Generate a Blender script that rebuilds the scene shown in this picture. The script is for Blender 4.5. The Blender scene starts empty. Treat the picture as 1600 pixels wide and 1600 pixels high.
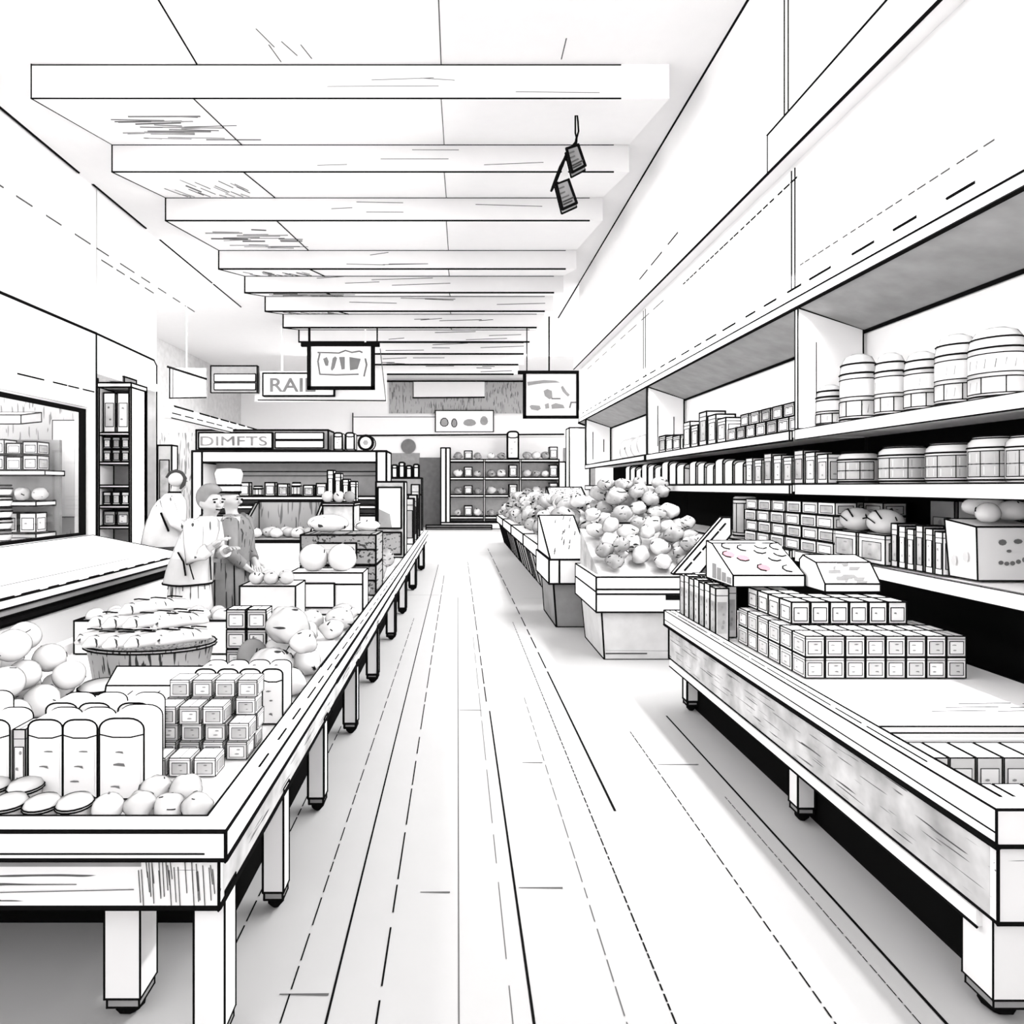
import bpy, math, random
from mathutils import Vector, Matrix

# ------------------------------------------------------------------ basics
CAM = 1.65                                   # eye height
C = bpy.context.scene.collection
PI = math.pi
R = random.Random(11)

def at(px, py, Y):
    """point of the place seen at a given spot of the frame, Y metres away"""
    return ((px - 715) / 1000 * Y, Y, CAM - (py - 760) / 1000 * Y)

def X(px, Y): return (px - 715) / 1000 * Y
def Z(py, Y): return CAM - (py - 760) / 1000 * Y

# --------------------------------------------------------------- materials
M = {}
def mat(name, g, rim=0.0, strokes=None, mottle=0.0, rough=0.75, tint=None):
    m = bpy.data.materials.new(name); m.use_nodes = True
    nt = m.node_tree; N = nt.nodes; L = nt.links
    b = N['Principled BSDF']
    b.inputs['Roughness'].default_value = rough
    b.inputs['Specular IOR Level'].default_value = 0.0
    col = (g, g * 0.99, g * 0.99, 1) if tint is None else (*tint, 1)
    tc = N.new('ShaderNodeTexCoord')
    nz = N.new('ShaderNodeTexNoise'); nz.inputs['Scale'].default_value = 6.0
    nz.inputs['Detail'].default_value = 3.0
    L.new(tc.outputs['Object'], nz.inputs['Vector'])
    mr = N.new('ShaderNodeMapRange')
    mr.inputs['From Min'].default_value = 0.3; mr.inputs['From Max'].default_value = 0.7
    mr.inputs['To Min'].default_value = 1.0 - max(mottle, 0.015); mr.inputs['To Max'].default_value = 1.0
    L.new(nz.outputs['Fac'], mr.inputs['Value'])
    mx = N.new('ShaderNodeMix'); mx.data_type = 'RGBA'; mx.blend_type = 'MULTIPLY'
    mx.inputs['Factor'].default_value = 1.0
    mx.inputs['A'].default_value = col
    L.new(mr.outputs['Result'], mx.inputs['B'])
    out = mx.outputs['Result']
    if strokes:                               # pen strokes in the surface, like wood grain
        sc, thr, ink, rot = strokes
        mp = N.new('ShaderNodeMapping'); mp.inputs['Scale'].default_value = sc
        mp.inputs['Rotation'].default_value = rot
        L.new(tc.outputs['Object'], mp.inputs['Vector'])
        n2 = N.new('ShaderNodeTexNoise'); n2.inputs['Scale'].default_value = 1.0; n2.inputs['Detail'].default_value = 1.0
        L.new(mp.outputs['Vector'], n2.inputs['Vector'])
        r2 = N.new('ShaderNodeMapRange')
        r2.inputs['From Min'].default_value = thr; r2.inputs['From Max'].default_value = thr + 0.02
        L.new(n2.outputs['Fac'], r2.inputs['Value'])
        m2 = N.new('ShaderNodeMix'); m2.data_type = 'RGBA'
        L.new(r2.outputs['Result'], m2.inputs['Factor'])
        L.new(out, m2.inputs['A']); m2.inputs['B'].default_value = (ink, ink, ink, 1)
        out = m2.outputs['Result']
    L.new(out, b.inputs['Base Color'])
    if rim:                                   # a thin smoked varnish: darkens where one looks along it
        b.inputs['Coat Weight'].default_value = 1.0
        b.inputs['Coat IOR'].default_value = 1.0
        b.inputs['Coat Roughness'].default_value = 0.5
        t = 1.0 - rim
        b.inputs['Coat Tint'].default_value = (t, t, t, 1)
    M[name] = m
    return m

Z0 = (0, 0, 0)
mat('ink', 0.006)
mat('ink_soft', 0.10)
mat('white', 0.88)
mat('floor_white', 0.44)
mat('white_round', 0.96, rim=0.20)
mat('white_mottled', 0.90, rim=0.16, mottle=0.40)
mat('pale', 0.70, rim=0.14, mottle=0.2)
mat('light_grey', 0.46, mottle=0.15)
mat('pale_flat', 0.68, mottle=0.15)
mat('pale_mottled', 0.62, mottle=0.5)
mat('grey', 0.34, mottle=0.2)
mat('grey_round', 0.36, rim=0.12, mottle=0.3)
mat('mid_grey', 0.20, mottle=0.2)
mat('dark', 0.07)
mat('black', 0.006)
mat('pink', 0.3, tint=(0.42, 0.22, 0.25))
mat('grain_white', 0.86, strokes=((3.0, 60, 90), 0.70, 0.10, Z0))
mat('grain_grey', 0.30, strokes=((30, 2.2, 45), 0.60, 0.05, Z0))
mat('grain_skirt', 0.70, strokes=((60, 3.5, 110), 0.66, 0.08, Z0), mottle=0.5)
mat('wicker', 0.45, strokes=((70, 70, 5), 0.58, 0.05, Z0))
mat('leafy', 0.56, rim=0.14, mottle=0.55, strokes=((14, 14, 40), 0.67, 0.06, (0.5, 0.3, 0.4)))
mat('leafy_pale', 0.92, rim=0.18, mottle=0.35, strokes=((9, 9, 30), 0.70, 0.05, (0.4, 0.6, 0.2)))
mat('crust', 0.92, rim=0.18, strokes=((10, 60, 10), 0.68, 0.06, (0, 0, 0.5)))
mat('hatched', 0.40, strokes=((26, 26, 3), 0.60, 0.16, (0, 0.35, 0)))
mat('cloth_grey', 0.30, rim=0.10, mottle=0.3, strokes=((45, 45, 3), 0.63, 0.05, Z0))
mat('cloth_white', 0.88, rim=0.16, strokes=((24, 24, 5), 0.69, 0.08, (0.2, 0.3, 0)))
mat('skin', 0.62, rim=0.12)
mat('hair', 0.05)

gl = bpy.data.materials.new('window_glass'); gl.use_nodes = True
nt = gl.node_tree; nt.nodes.clear()
o_ = nt.nodes.new('ShaderNodeOutputMaterial'); mx_ = nt.nodes.new('ShaderNodeMixShader')
tr_ = nt.nodes.new('ShaderNodeBsdfTransparent'); gs_ = nt.nodes.new('ShaderNodeBsdfGlossy')
gs_.inputs['Roughness'].default_value = 0.02
mx_.inputs[0].default_value = 0.04
tr_.inputs[0].default_value = (0.97, 0.97, 0.97, 1)
nt.links.new(tr_.outputs[0], mx_.inputs[1]); nt.links.new(gs_.outputs[0], mx_.inputs[2])
nt.links.new(mx_.outputs[0], o_.inputs[0])
M['window_glass'] = gl

# ------------------------------------------------------------ mesh builder
class MB:
    def __init__(s, w=0.004):
        s.v = []; s.f = []; s.m = []; s.sm = []; s.names = []; s.xf = Matrix.Identity(4); s.w = w
    def mi(s, name):
        if name not in s.names: s.names.append(name)
        return s.names.index(name)
    def add(s, vs, fs, mt, smooth=False):
        o = len(s.v); k = s.mi(mt)
        s.v += [tuple(s.xf @ Vector(p)) for p in vs]
        s.f += [tuple(o + i for i in f) for f in fs]
        s.m += [k] * len(fs); s.sm += [smooth] * len(fs)
    def line(s, p, q, w=None, mt='ink'):
        w = w or s.w
        p = Vector(p); q = Vector(q); d = q - p
        if d.length < 1e-6: return
        d.normalize()
        a = d.orthogonal().normalized(); b = d.cross(a)
        p = p - d * w * 0.6; q = q + d * w * 0.6
        vs = []
        for c in (p, q):
            for k in range(4):
                t = PI / 4 + k * PI / 2
                vs.append(c + (a * math.cos(t) + b * math.sin(t)) * w * 1.2)
        s.add(vs, [(0, 1, 5, 4), (1, 2, 6, 5), (2, 3, 7, 6), (3, 0, 4, 7), (3, 2, 1, 0), (4, 5, 6, 7)], mt)
    def path(s, pts, w=None, mt='ink', close=False):
        pts = list(pts)
        if close: pts = pts + [pts[0]]
        for a, b in zip(pts, pts[1:]): s.line(a, b, w, mt)
    def dash(s, p, q, w=None, mt='ink', seed=0, on=0.6, n=9):
        r = random.Random(seed); p = Vector(p); q = Vector(q)
        for i in range(n):
            a = (i + r.uniform(0, .2)) / n; b = a + on / n * r.uniform(.7, 1.2)
            s.line(p.lerp(q, a), p.lerp(q, min(b, 1)), w, mt)
    def box(s, x0, y0, z0, x1, y1, z1, mt='white', ink=True, w=None, faces=None):
        vs = [(x0, y0, z0), (x1, y0, z0), (x1, y1, z0), (x0, y1, z0), (x0, y0, z1), (x1, y0, z1), (x1, y1, z1), (x0, y1, z1)]
        fs = [(0, 3, 2, 1), (4, 5, 6, 7), (0, 1, 5, 4), (1, 2, 6, 5), (2, 3, 7, 6), (3, 0, 4, 7)]
        s.add(vs, fs, mt)
        if ink:
            for a, b in ((0, 1), (1, 2), (2, 3), (3, 0), (4, 5), (5, 6), (6, 7), (7, 4), (0, 4), (1, 5), (2, 6), (3, 7)):
                s.line(vs[a], vs[b], w)
    def prism(s, poly, axis, lo, hi, mt='white', ink=True, w=None, smooth=False, mts=None, rails=True):
        """polygon (ccw) pushed along an axis"""
        n = len(poly)
        def P(p, t): return {'x': (t, p[0], p[1]), 'y': (p[0], t, p[1]), 'z': (p[0], p[1], t)}[axis]
        vs = [P(p, lo) for p in poly] + [P(p, hi) for p in poly]
        s.add(vs, [tuple(range(n))[::-1], tuple(range(n, 2 * n))], mt)
        for i in range(n):
            j = (i + 1) % n
            s.add([vs[i], vs[j], vs[n + j], vs[n + i]], [(0, 1, 2, 3)], (mts or {}).get(i, mt), smooth)
        if ink:
            s.path(vs[:n], w, close=True); s.path(vs[n:], w, close=True)
            if rails:
                for i in range(n): s.line(vs[i], vs[n + i], w)
    def lathe(s, prof, n=20, c=(0, 0, 0), mt='white_round', rings=(), w=None, a0=0, a1=2 * PI, sx=1, sy=1, caps=True):
        full = abs(a1 - a0 - 2 * PI) < 1e-6
        k = n if full else n + 1
        def P(r, z, i):
            t = a0 + (a1 - a0) * i / n
            return (c[0] + r * math.cos(t) * sx, c[1] + r * math.sin(t) * sy, c[2] + z)
        vs = [P(r, z, i) for r, z in prof for i in range(k)]
        fs = []
        for j in range(len(prof) - 1):
            for i in range(n):
                i2 = (i + 1) % k if full else i + 1
                fs.append((j * k + i, j * k + i2, (j + 1) * k + i2, (j + 1) * k + i))
        s.add(vs, fs, mt, True)
        if full and caps:
            s.add(vs[:k], [tuple(range(k))[::-1]], mt); s.add(vs[-k:], [tuple(range(k))], mt)
        for j in rings:
            s.path([P(prof[j][0], prof[j][1], i) for i in range(k)], w, close=full)
    def tube(s, pts, rad, n=8, mt='white_round', cap=True, flat=1.0):
        pts = [Vector(p) for p in pts]
        if not hasattr(rad, '__len__'): rad = [rad] * len(pts)
        vs = []; up = None
        for i, p in enumerate(pts):
            d = (pts[min(i + 1, len(pts) - 1)] - pts[max(i - 1, 0)]).normalized()
            if up is None: up = d.orthogonal().normalized()
            up = (up - d * up.dot(d)).normalized(); b = d.cross(up)
            for k in range(n):
                t = 2 * PI * k / n
                vs.append(p + (up * math.cos(t) + b * math.sin(t) * flat) * rad[i])
        fs = [(j * n + k, j * n + (k + 1) % n, (j + 1) * n + (k + 1) % n, (j + 1) * n + k) for j in range(len(pts) - 1) for k in range(n)]
        s.add(vs, fs, mt, True)
        if cap:
            s.add(vs[:n], [tuple(range(n))[::-1]], mt); s.add(vs[-n:], [tuple(range(n))], mt)
    def loft(s, rings, n=18, mt='cloth_white', yaw=0.0, caps=True, fold=0.0):
        """ellipse rings (cx, cy, cz, rx, ry) stacked up"""
        vs = []; cs, sn = math.cos(yaw), math.sin(yaw)
        for j, (cx, cy, cz, rx, ry) in enumerate(rings):
            for k in range(n):
                t = 2 * PI * k / n
                f = 1 + fold * math.cos(5 * t + 0.7) * (1 - j / max(1, len(rings) - 1))
                a, b = rx * f * math.cos(t), ry * f * math.sin(t)
                vs.append((cx + a * cs - b * sn, cy + a * sn + b * cs, cz))
        fs = [(j * n + k, j * n + (k + 1) % n, (j + 1) * n + (k + 1) % n, (j + 1) * n + k) for j in range(len(rings) - 1) for k in range(n)]
        s.add(vs, fs, mt, True)
        if caps:
            s.add(vs[:n], [tuple(range(n))[::-1]], mt); s.add(vs[-n:], [tuple(range(n))], mt)
        return [vs[j * n:(j + 1) * n] for j in range(len(rings))]
    def ball(s, c, rx, ry, rz, mt='white_round', lump=0.0, seed=0, nu=16, nv=10, arcs=0, w=None, flatb=0.0):
        r = random.Random(seed)
        ks = [(r.uniform(1.5, 4), r.uniform(0, 6.28), r.uniform(1.5, 4), r.uniform(0, 6.28)) for _ in range(3)]
        def P(u, v, e=1.0):
            st = math.sin(v)
            f = 1.0
            for a, b, p, q in ks:
                f += lump * 0.5 * st * math.sin(round(a) * u + b) * math.sin(p * v + q)
            z = math.cos(v) * f
            if z < -1 + flatb: z = -1 + flatb
            return (c[0] + rx * st * math.cos(u) * f * e, c[1] + ry * st * math.sin(u) * f * e, c[2] + rz * z * e)
        vs = [P(0, 0)]
        for j in range(1, nv):
            vs += [P(2 * PI * i / nu, PI * j / nv) for i in range(nu)]
        vs.append(P(0, PI))
        fs = [(0, 1 + i, 1 + (i + 1) % nu) for i in range(nu)]
        for j in range(nv - 2):
            fs += [(1 + j * nu + i, 1 + (j + 1) * nu + i, 1 + (j + 1) * nu + (i + 1) % nu, 1 + j * nu + (i + 1) % nu) for i in range(nu)]
        e = len(vs) - 1; b = 1 + (nv - 2) * nu
        fs += [(b + i, e, b + (i + 1) % nu) for i in range(nu)]
        s.add(vs, fs, mt, True)
        for _ in range(arcs):
            u = r.uniform(0, 6.28); v = r.uniform(.5, 1.9); du = r.uniform(-.5, .5); dv = r.uniform(-.35, .35)
            s.path([P(u + du * t / 4, v + dv * t / 4, 1.0) for t in range(5)], w or s.w * .8)
    def quad(s, a, b, c, d, mt): s.add([a, b, c, d], [(0, 1, 2, 3)], mt)
    def build(s, name, parent=None, loc=(0, 0, 0), rot=0.0):
        lo = min(p[2] for p in s.v)
        if -.035 < lo < 0: s.v = [(p[0], p[1], max(p[2], 0.0)) for p in s.v]   # lines stop where the thing stands
        me = bpy.data.meshes.new(name)
        me.from_pydata(s.v, [], s.f)
        for n in s.names: me.materials.append(M[n])
        me.polygons.foreach_set('material_index', s.m)
        me.polygons.foreach_set('use_smooth', s.sm)
        me.update()
        o = bpy.data.objects.new(name, me); C.objects.link(o)
        if parent is not None: o.parent = parent
        o.location = loc; o.rotation_euler = (0, 0, rot)
        return o

def W(Y, k=1.0): return 0.00118 * Y * k      # pen line for something Y metres down the shop

def tag(o, label, cat, group=None):
    o['label'] = label; o['category'] = cat
    if group: o['group'] = group
    elif 'group' in o.keys(): del o['group']
    return o
def struct(o):
    o['kind'] = 'structure'; return o
def empty(name, loc=(0, 0, 0), rot=0.0):
    o = bpy.data.objects.new(name, None); C.objects.link(o)
    o.location = loc; o.rotation_euler = (0, 0, rot); o.empty_display_size = 0.1
    return o
def dup(o, loc, rot=None, parent=None):
    c = o.copy(); C.objects.link(c)
    if parent is not None: c.parent = parent
    else:
        c.location = loc
        if rot is not None: c.rotation_euler = (0, 0, rot)
    for ch in list(o.children): dup(ch, None, None, c)
    return c
ORD = ['first', 'second', 'third', 'fourth', 'fifth', 'sixth', 'seventh', 'eighth', 'ninth', 'tenth', 'eleventh', 'twelfth',
       'thirteenth', 'fourteenth', 'fifteenth', 'sixteenth', 'seventeenth', 'eighteenth', 'nineteenth', 'twentieth',
       'twenty-first', 'twenty-second', 'twenty-third', 'twenty-fourth', 'twenty-fifth', 'twenty-sixth']

def marks(m, o, ux, uz, n, w, h, seed, mt='grey', nrm=(0, -1, 0), lift=0.002):
    """printed dashes and blots on a flat face: o corner, ux across, uz up"""
    r = random.Random(seed); o = Vector(o); ux = Vector(ux); uz = Vector(uz); nn = Vector(nrm) * lift
    for i in range(n):
        a = r.uniform(.12, .55); b = (i + .5) / n + r.uniform(-.06, .06)
        l = r.uniform(.18, .35); t = r.uniform(.35, .8) * h
        p = o + ux * a + uz * b + nn
        k = ux * l; z = uz.normalized() * t; sl = uz * r.uniform(-.04, .04)
        m.add([p, p + k * .5 - z * .2, p + k + sl, p + k * .9 + z * .8, p + k * .4 + z, p + z * .6], [(0, 1, 2, 3, 4, 5)], mt)
# ================================================================= SETTING
XS = 2.60            # front of the wall shelving on the right
XL = -5.27           # left wall
ZC = 6.0             # ceiling
YB = 26.0            # back wall

# floor with board joints drawn along the aisle
m = MB()
m.box(-9, -3.2, -0.2, 9, YB + 0.3, 0, 'floor_white', ink=False)
def joint(x, y0, y1, wd, mt='ink', dashed=0, seed=0):
    r = random.Random(seed)
    if not dashed:
        m.quad((x - wd, y0, .002), (x + wd, y0, .002), (x + wd, y1, .002), (x - wd, y1, .002), mt)
    else:
        y = y0
        while y < y1:
            l = dashed * (0.3 + y * .12) * r.uniform(.5, 1.3)
            m.quad((x - wd, y, .002), (x + wd, y, .002), (x + wd, min(y + l, y1), .002), (x - wd, min(y + l, y1), .002), mt)
            y += l + dashed * r.uniform(.12, .35) * (0.3 + y * .12)
joint(-.405, 1.3, 13.5, .0040)
joint(-.25, 1.3, 12, .0032, dashed=.5, seed=1)
joint(-.545, 1.3, 8, .0026, dashed=.22, seed=2)
joint(0.004, 1.3, 9.5, .0022, 'ink_soft')
joint(.235, 1.3, 4.7, .0046); joint(.22, 4.9, 14, .004, dashed=.6, seed=4)
joint(.17, 1.3, 7, .0016, 'ink_soft', dashed=.7, seed=5)
joint(.80, 3.25, 5.7, .0065); joint(.80, 5.8, 17, .006, dashed=.5, seed=6)
joint(.67, 1.5, 7.8, .003, dashed=.08, seed=7)
joint(.52, 1.4, 5, .002, 'ink_soft', dashed=.2, seed=17)
joint(1.16, 1.3, 4.3, .003, dashed=.1, seed=8)
joint(1.50, 1.3, 4.6, .006, dashed=0); joint(1.42, 1.3, 3.4, .002, dashed=.07, seed=9)
joint(-.80, 1.3, 4.4, .003, dashed=.2, seed=10)
for px, py, l in ((650, 930, .35), (850, 935, .3), (680, 1395, .06), (845, 1388, .09), (832, 1192, .06), (1060, 1195, .12), (735, 1110, .08), (475, 1555, .08)):
    Y = 1650 / (py - 760); x = X(px, Y)
    m.quad((x - l, Y, .002), (x + l, Y - .004, .002), (x + l, Y + .006, .002), (x - l, Y + .004, .002), 'ink_soft')
struct(m.build('floor'))

# ceiling: boards, long seams, strokes at the left ends of the bays
m = MB()
m.box(-9, -3, ZC, 9, YB + 0.3, ZC + .2, 'white', ink=False)
m.line((-2.66, 4.5, ZC), (-2.74, 11.0, ZC), .008); m.line((-2.80, 7, ZC), (-2.8, 8.2, ZC), .004)
m.line((-.17, 4.5, ZC), (-.17, 22, ZC), .005, 'ink_soft')
m.line((XS, 4.3, ZC), (XS, 16.5, ZC), .014)
m.dash((-5.25, 4.2, ZC), (-5.25, 16, ZC), .016, seed=3, n=5, on=.9)
BEAMS = [6.59, 8.13, 9.62, 11.76, 13.2, 14.6, 16.1, 17.7, 19.3, 21.0, 22.8]
for px, py, dx, dy in ((400, 45, .1, .25), (420, 70, .05, .25), (440, 65, .1, .2), (470, 70, .06, .2), (885, 60, 0, .3), (510, 190, .1, .5), (815, 400, .05, .9), (470, 390, .1, .6)):
    Y = 4350 / (760 - py); x = X(px, Y)
    m.line((x, Y, ZC), (x + dx, Y + dy, ZC), .005, 'ink_soft')
struct(m.build('ceiling'))
for i, yb in enumerate(BEAMS):               # saw-tooth boards: upright face, underside rising to the next one
    m = MB(W(yb, .8))
    yn = BEAMS[i + 1] if i + 1 < len(BEAMS) else yb + 1.8
    z1, z0, xa, xb = ZC, ZC - .355, -4.39, XS - .42
    m.prism([(yb, z0), (yn - .01, z1 - .012), (yn - .01, z1), (yb, z1)], 'x', xa, xb, 'white', ink=False)
    xm = xb - (.5 if yb < 8 else .2)
    m.line((xa, yb, z0), (xm, yb, z0), W(yb, .95)); m.line((xa, yb, z1 - .01), (xm, yb, z1 - .01), W(yb, .75))
    m.line((xa, yb, z0), (xa, yb, z1)); m.line((xa, yb, z0), (xa, yn - .02, z1 - .012), W(yb, .9))
    rr = random.Random(int(yb * 10))
    for k in range(4):
        x = rr.uniform(-3, 1); z = rr.uniform(z0 + .05, z1 - .05)
        m.line((x, yb, z), (x + rr.uniform(.3, 1.3), yb, z + rr.uniform(-.03, .05)), W(yb, .35), 'ink_soft')
    def und(x, t): return (x, yb + (yn - yb) * t, z0 + (z1 - .012 - z0) * t - .002)
    if yb < 15:
        for k in range(22):                  # shade drawn as pen strokes on the underside near its left end
            x = rr.uniform(-4.15, -3.0); t = rr.uniform(.25, .9); d = rr.uniform(.2, .8)
            if i % 2: m.line(und(x, t), und(x + .06, min(.95, t + .25)), W(yb, .55), rr.choice(['grey', 'mid_grey', 'ink_soft']))
            else: m.line(und(x, t), und(x + d, t + rr.uniform(-.03, .03)), W(yb, rr.uniform(.4, 1.3)), rr.choice(['grey', 'mid_grey', 'ink_soft']))
        for xs in (-2.72,): m.line(und(xs, 0), und(xs - .02, 1), W(yb, .9))
    m.line(und(-.17, 0), und(-.17, 1), W(yb, .45), 'ink_soft')
    struct(m.build('trim_%d' % (10 + i)))

# right wall: fascia above the shelving, sloping grey soffit beneath
m = MB(W(6))
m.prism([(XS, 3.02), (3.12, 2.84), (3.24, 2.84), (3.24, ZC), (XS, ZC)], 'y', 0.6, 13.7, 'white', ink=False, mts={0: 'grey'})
m.line((XS, .7, 3.02), (XS, 13.7, 3.02), .013)
m.line((XS - .002, 1.5, 3.10), (XS - .002, 13.6, 3.10), .006)
m.dash((XS, 3.2, 3.18), (XS, 13.5, 3.18), .008, seed=4, n=26)
m.dash((XS, 3.1, 3.33), (XS, 4.9, 3.33), .004, 'ink_soft', seed=14, n=20)
m.line((3.118, .7, 2.84), (3.118, 13.7, 2.84), .016)
m.line((3.05, .7, 2.875), (3.05, 13.7, 2.875), .004, 'ink_soft')
m.line((XS, 13.7, 3.02), (XS, 13.7, 3.9), .012)
m.line((XS, 13.7, 3.02), (3.12, 13.7, 2.84), .03)
for y, z0, z1 in ((4.93, 3.18, 4.1), (4.98, 3.18, 4.1), (8.85, 3.18, 4.1), (8.95, 3.18, 4.1), (5.03, 4.46, 6.0), (5.09, 4.46, 6)):
    m.line((XS, y, z0), (XS, y, z1), .006)
m.dash((XS, 4.9, 4.02), (XS, 7.4, 3.98), .007, seed=8, n=22)
m.dash((XS, 7.5, 4.65), (XS, 9.4, 4.6), .008, seed=9, n=3)
m.dash((XS, 8, 4.0), (XS, 13, 4.0), .005, seed=19, n=8)
struct(m.build('wall_right'))
m = MB()
m.box(XS - .13, .6, 4.14, XS - .001, 13.6, 4.45, 'white', ink=False)
m.line((XS - .13, .7, 4.14), (XS - .13, 13.6, 4.14), .013)
m.line((XS - .13, .7, 4.45), (XS - .13, 5.1, 4.45), .008); m.line((XS - .13, .7, 4.45), (XS - .13, 5, 4.45), .007)
m.line((XS - .13, 5.1, 4.45), (XS - .13, 5.1, 4.14), .005)
struct(m.build('trim_1'))

# rear of the shop behind the viewer: unseen low wall, left open above to admit frontal fill light
m = MB(); m.box(-5.5, -3.2, 0, 3.3, -3.0, 3.0, 'white', ink=False)
struct(m.build('wall_front'))
m = MB(); m.box(XS, -3, 0, 3.24, .6, ZC, 'white', ink=False); struct(m.build('wall_right_near'))
m = MB(); m.box(XL - .2, -3, 0, XL, .6, ZC, 'white', ink=False); struct(m.build('wall_left_near'))
# left wall with its wide shop window
m = MB(W(9))
m.box(XL - .2, .6, 0, XL, 9.33, .95, 'white', ink=False)
m.box(XL - .2, .6, 2.78, XL, 9.33, ZC, 'white', ink=False)
m.box(XL - .2, 9.14, .95, XL, 9.33, 2.78, 'white', ink=False)
m.line((XL, 3, 3.9), (XL, 9.33, 3.88), .017)
m.line((XL, 9.33, .9), (XL, 9.33, 3.88), .014)
m.dash((XL, 7.6, 3.0), (XL, 9.3, 3.02), .009, seed=2, n=5, on=.8)
m.dash((XL, 4.5, 5.1), (XL, 13, 5.15), .010, 'ink_soft', seed=5, n=14)
m.line((XL, 7, 4.9), (XL, 7.02, 4.75), .006, 'ink_soft')
struct(m.build('wall_left'))
m = MB(W(9))
m.box(XL - .2, 9.36, 3.30, XL, 11.2, ZC, 'white', ink=False)
m.line((XL, 9.36, 3.88), (XL, 11.1, 3.84), .015); m.line((XL, 11.1, 3.84), (XL, 11.2, 3.76), .013); m.line((XL, 11.2, 3.76), (XL, 11.2, 3.45), .013)
m.dash((XL, 9.4, 5.0), (XL, 11.2, 5.0), .010, 'ink_soft', seed=6, n=4)
m.box(XL - .2, 11.16, 0, XL, 11.26, 3.3, 'pale_flat', ink=False)
m.line((XL, 11.2, 0), (XL, 11.2, 3.3), .013)
struct(m.build('wall_left_header'))
w1 = MB(W(8))
zt, zb, ye = 2.75, .97, 9.11
w1.box(XL - .055, .6, zb - .01, XL - .02, ye, zb + .03, 'black', ink=False)
w1.box(XL - .055, .6, zt - .06, XL - .02, ye, zt, 'black', ink=False)
w1.box(XL - .055, ye - .12, zb + .03, XL - .02, ye, zt - .06, 'black', ink=False)
wo = struct(w1.build('window_1'))
g = MB(); g.box(XL - .045, .6, zb + .03, XL - .035, ye - .12, zt - .06, 'window_glass', ink=False)
g.build('pane', wo)
# back room behind the window
m = MB(W(9))
m.box(-9, 9.5, 0, XL - .22, 9.62, 3.4, 'hatched', ink=False)
m.box(-5.95, 9.40, 1.2, -5.62, 9.49, 2.62, 'white', w=.006)
struct(m.build('wall_left_back'))
m = MB(W(13))
m.box(-9, 11.0, 0, -8.8, YB, ZC, 'pale_flat', ink=False)
struct(m.build('wall_left_far'))
m = MB(W(13))
m.box(8.8, 11, 0, 9, YB, ZC, 'white', ink=False)
struct(m.build('wall_right_far'))
m = MB(W(13)); m.box(3.3, 13.2, 0, 9, 13.5, ZC, 'white', ink=False)
struct(m.build('wall_right_return'))

# back wall with header band and hatched clerestory
m = MB(W(YB, .6))
m.box(-9, YB, 0, 9, YB + .2, ZC, 'white', ink=False)
zf = lambda py: Z(py, YB)
xf = lambda px: X(px, YB)
m.box(xf(608), YB - .05, zf(646), xf(818), YB, zf(597), 'hatched', ink=False)
m.line((xf(604), YB - .06, zf(596)), (xf(818), YB - .06, zf(596)), .03)
m.box(xf(552), YB - .12, zf(682), xf(905), YB, zf(650), 'white', ink=False)
m.line((xf(552), YB - .12, zf(681)), (xf(880), YB - .12, zf(679)), .028); m.line((xf(552), YB - .12, zf(682)), (xf(552), YB - .12, zf(646)), .02)
m.line((xf(552), YB - .12, zf(652)), (xf(680), YB - .12, zf(652)), .016, 'mid_grey')
m.box(xf(655), YB - .04, 0, xf(692), YB, zf(715), 'mid_grey', ink=False)
m.box(xf(600), YB - .035, 0, xf(656), YB, zf(708), 'grey', ink=False)
m.box(xf(880), YB - .035, 0, xf(930), YB, zf(700), 'grey', ink=False)
struct(m.build('wall_back'))
m = MB(W(YB, .5))
m.box(-1.2, 24.3, 0, 1.3, 24.42, .18, 'mid_grey', w=.02)
m.line((-1.2, 24.29, .09), (1.3, 24.29, .09), .02)
struct(m.build('baseboard_back'))

# far-left header carrying the two boards, and the slanting canopy rail in front of the dark bay
m = MB(W(17, .7))
m.box(X(398, 17.2), 17.2, Z(627, 17.2), X(603, 17.2), 17.4, Z(580, 17.2), 'white', ink=False)
m.line((X(403, 17.2), 17.2, Z(625, 17.2)), (X(603, 17.2), 17.2, Z(626, 17.2)), .014)
m.line((X(603, 17.2), 17.2, Z(626, 17.2)), (X(594, 17.2), 17.2, Z(545, 17.2)), .009, 'ink_soft')
m.box(X(440, 17.3), 17.24, Z(580, 17.2), X(440, 17.3) + .03, 17.34, ZC, 'white', ink=False); m.box(X(570, 17.3), 17.24, Z(580, 17.2), X(570, 17.3) + .03, 17.34, ZC, 'white', ink=False)
struct(m.build('trim_2'))
m = MB(W(12))
m.prism([(-5.2, 11.3), (-5.05, 11.3), (-5.05, 17.0), (-5.2, 17.0)], 'z', 2.86, 3.08, 'white', ink=False)
m.dash((-5.05, 11.3, 3.08), (-5.05, 17, 3.08), .014, seed=2, n=10, on=.8)
m.dash((-5.05, 11.3, 2.95), (-5.05, 16, 2.95), .009, seed=3, n=9, on=.7)
m.line((-5.05, 11.3, 2.86), (-5.05, 17, 2.86), .009)
m.box(-5.18, 16.86, 0, -5.07, 17, 2.86, 'grey', w=.008)
struct(m.build('trim_3'))
m = MB(W(12))
m.box(-7.4, 14.95, 0, -6.02, 15.05, 2.9, 'hatched', ink=False)
struct(m.build('wall_left_bay'))
w2 = MB(W(14))
a = 14.0
w2.box(X(263, a), a, Z(622, a), X(322, a), a + .08, Z(575, a), 'pale_mottled', ink=False)
w2.line((X(262, a), a, Z(573, a)), (X(322, a), a, Z(592, a)), .02); w2.line((X(265, a), a, Z(575, a)), (X(265, a), a, Z(622, a)), .014)
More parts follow.
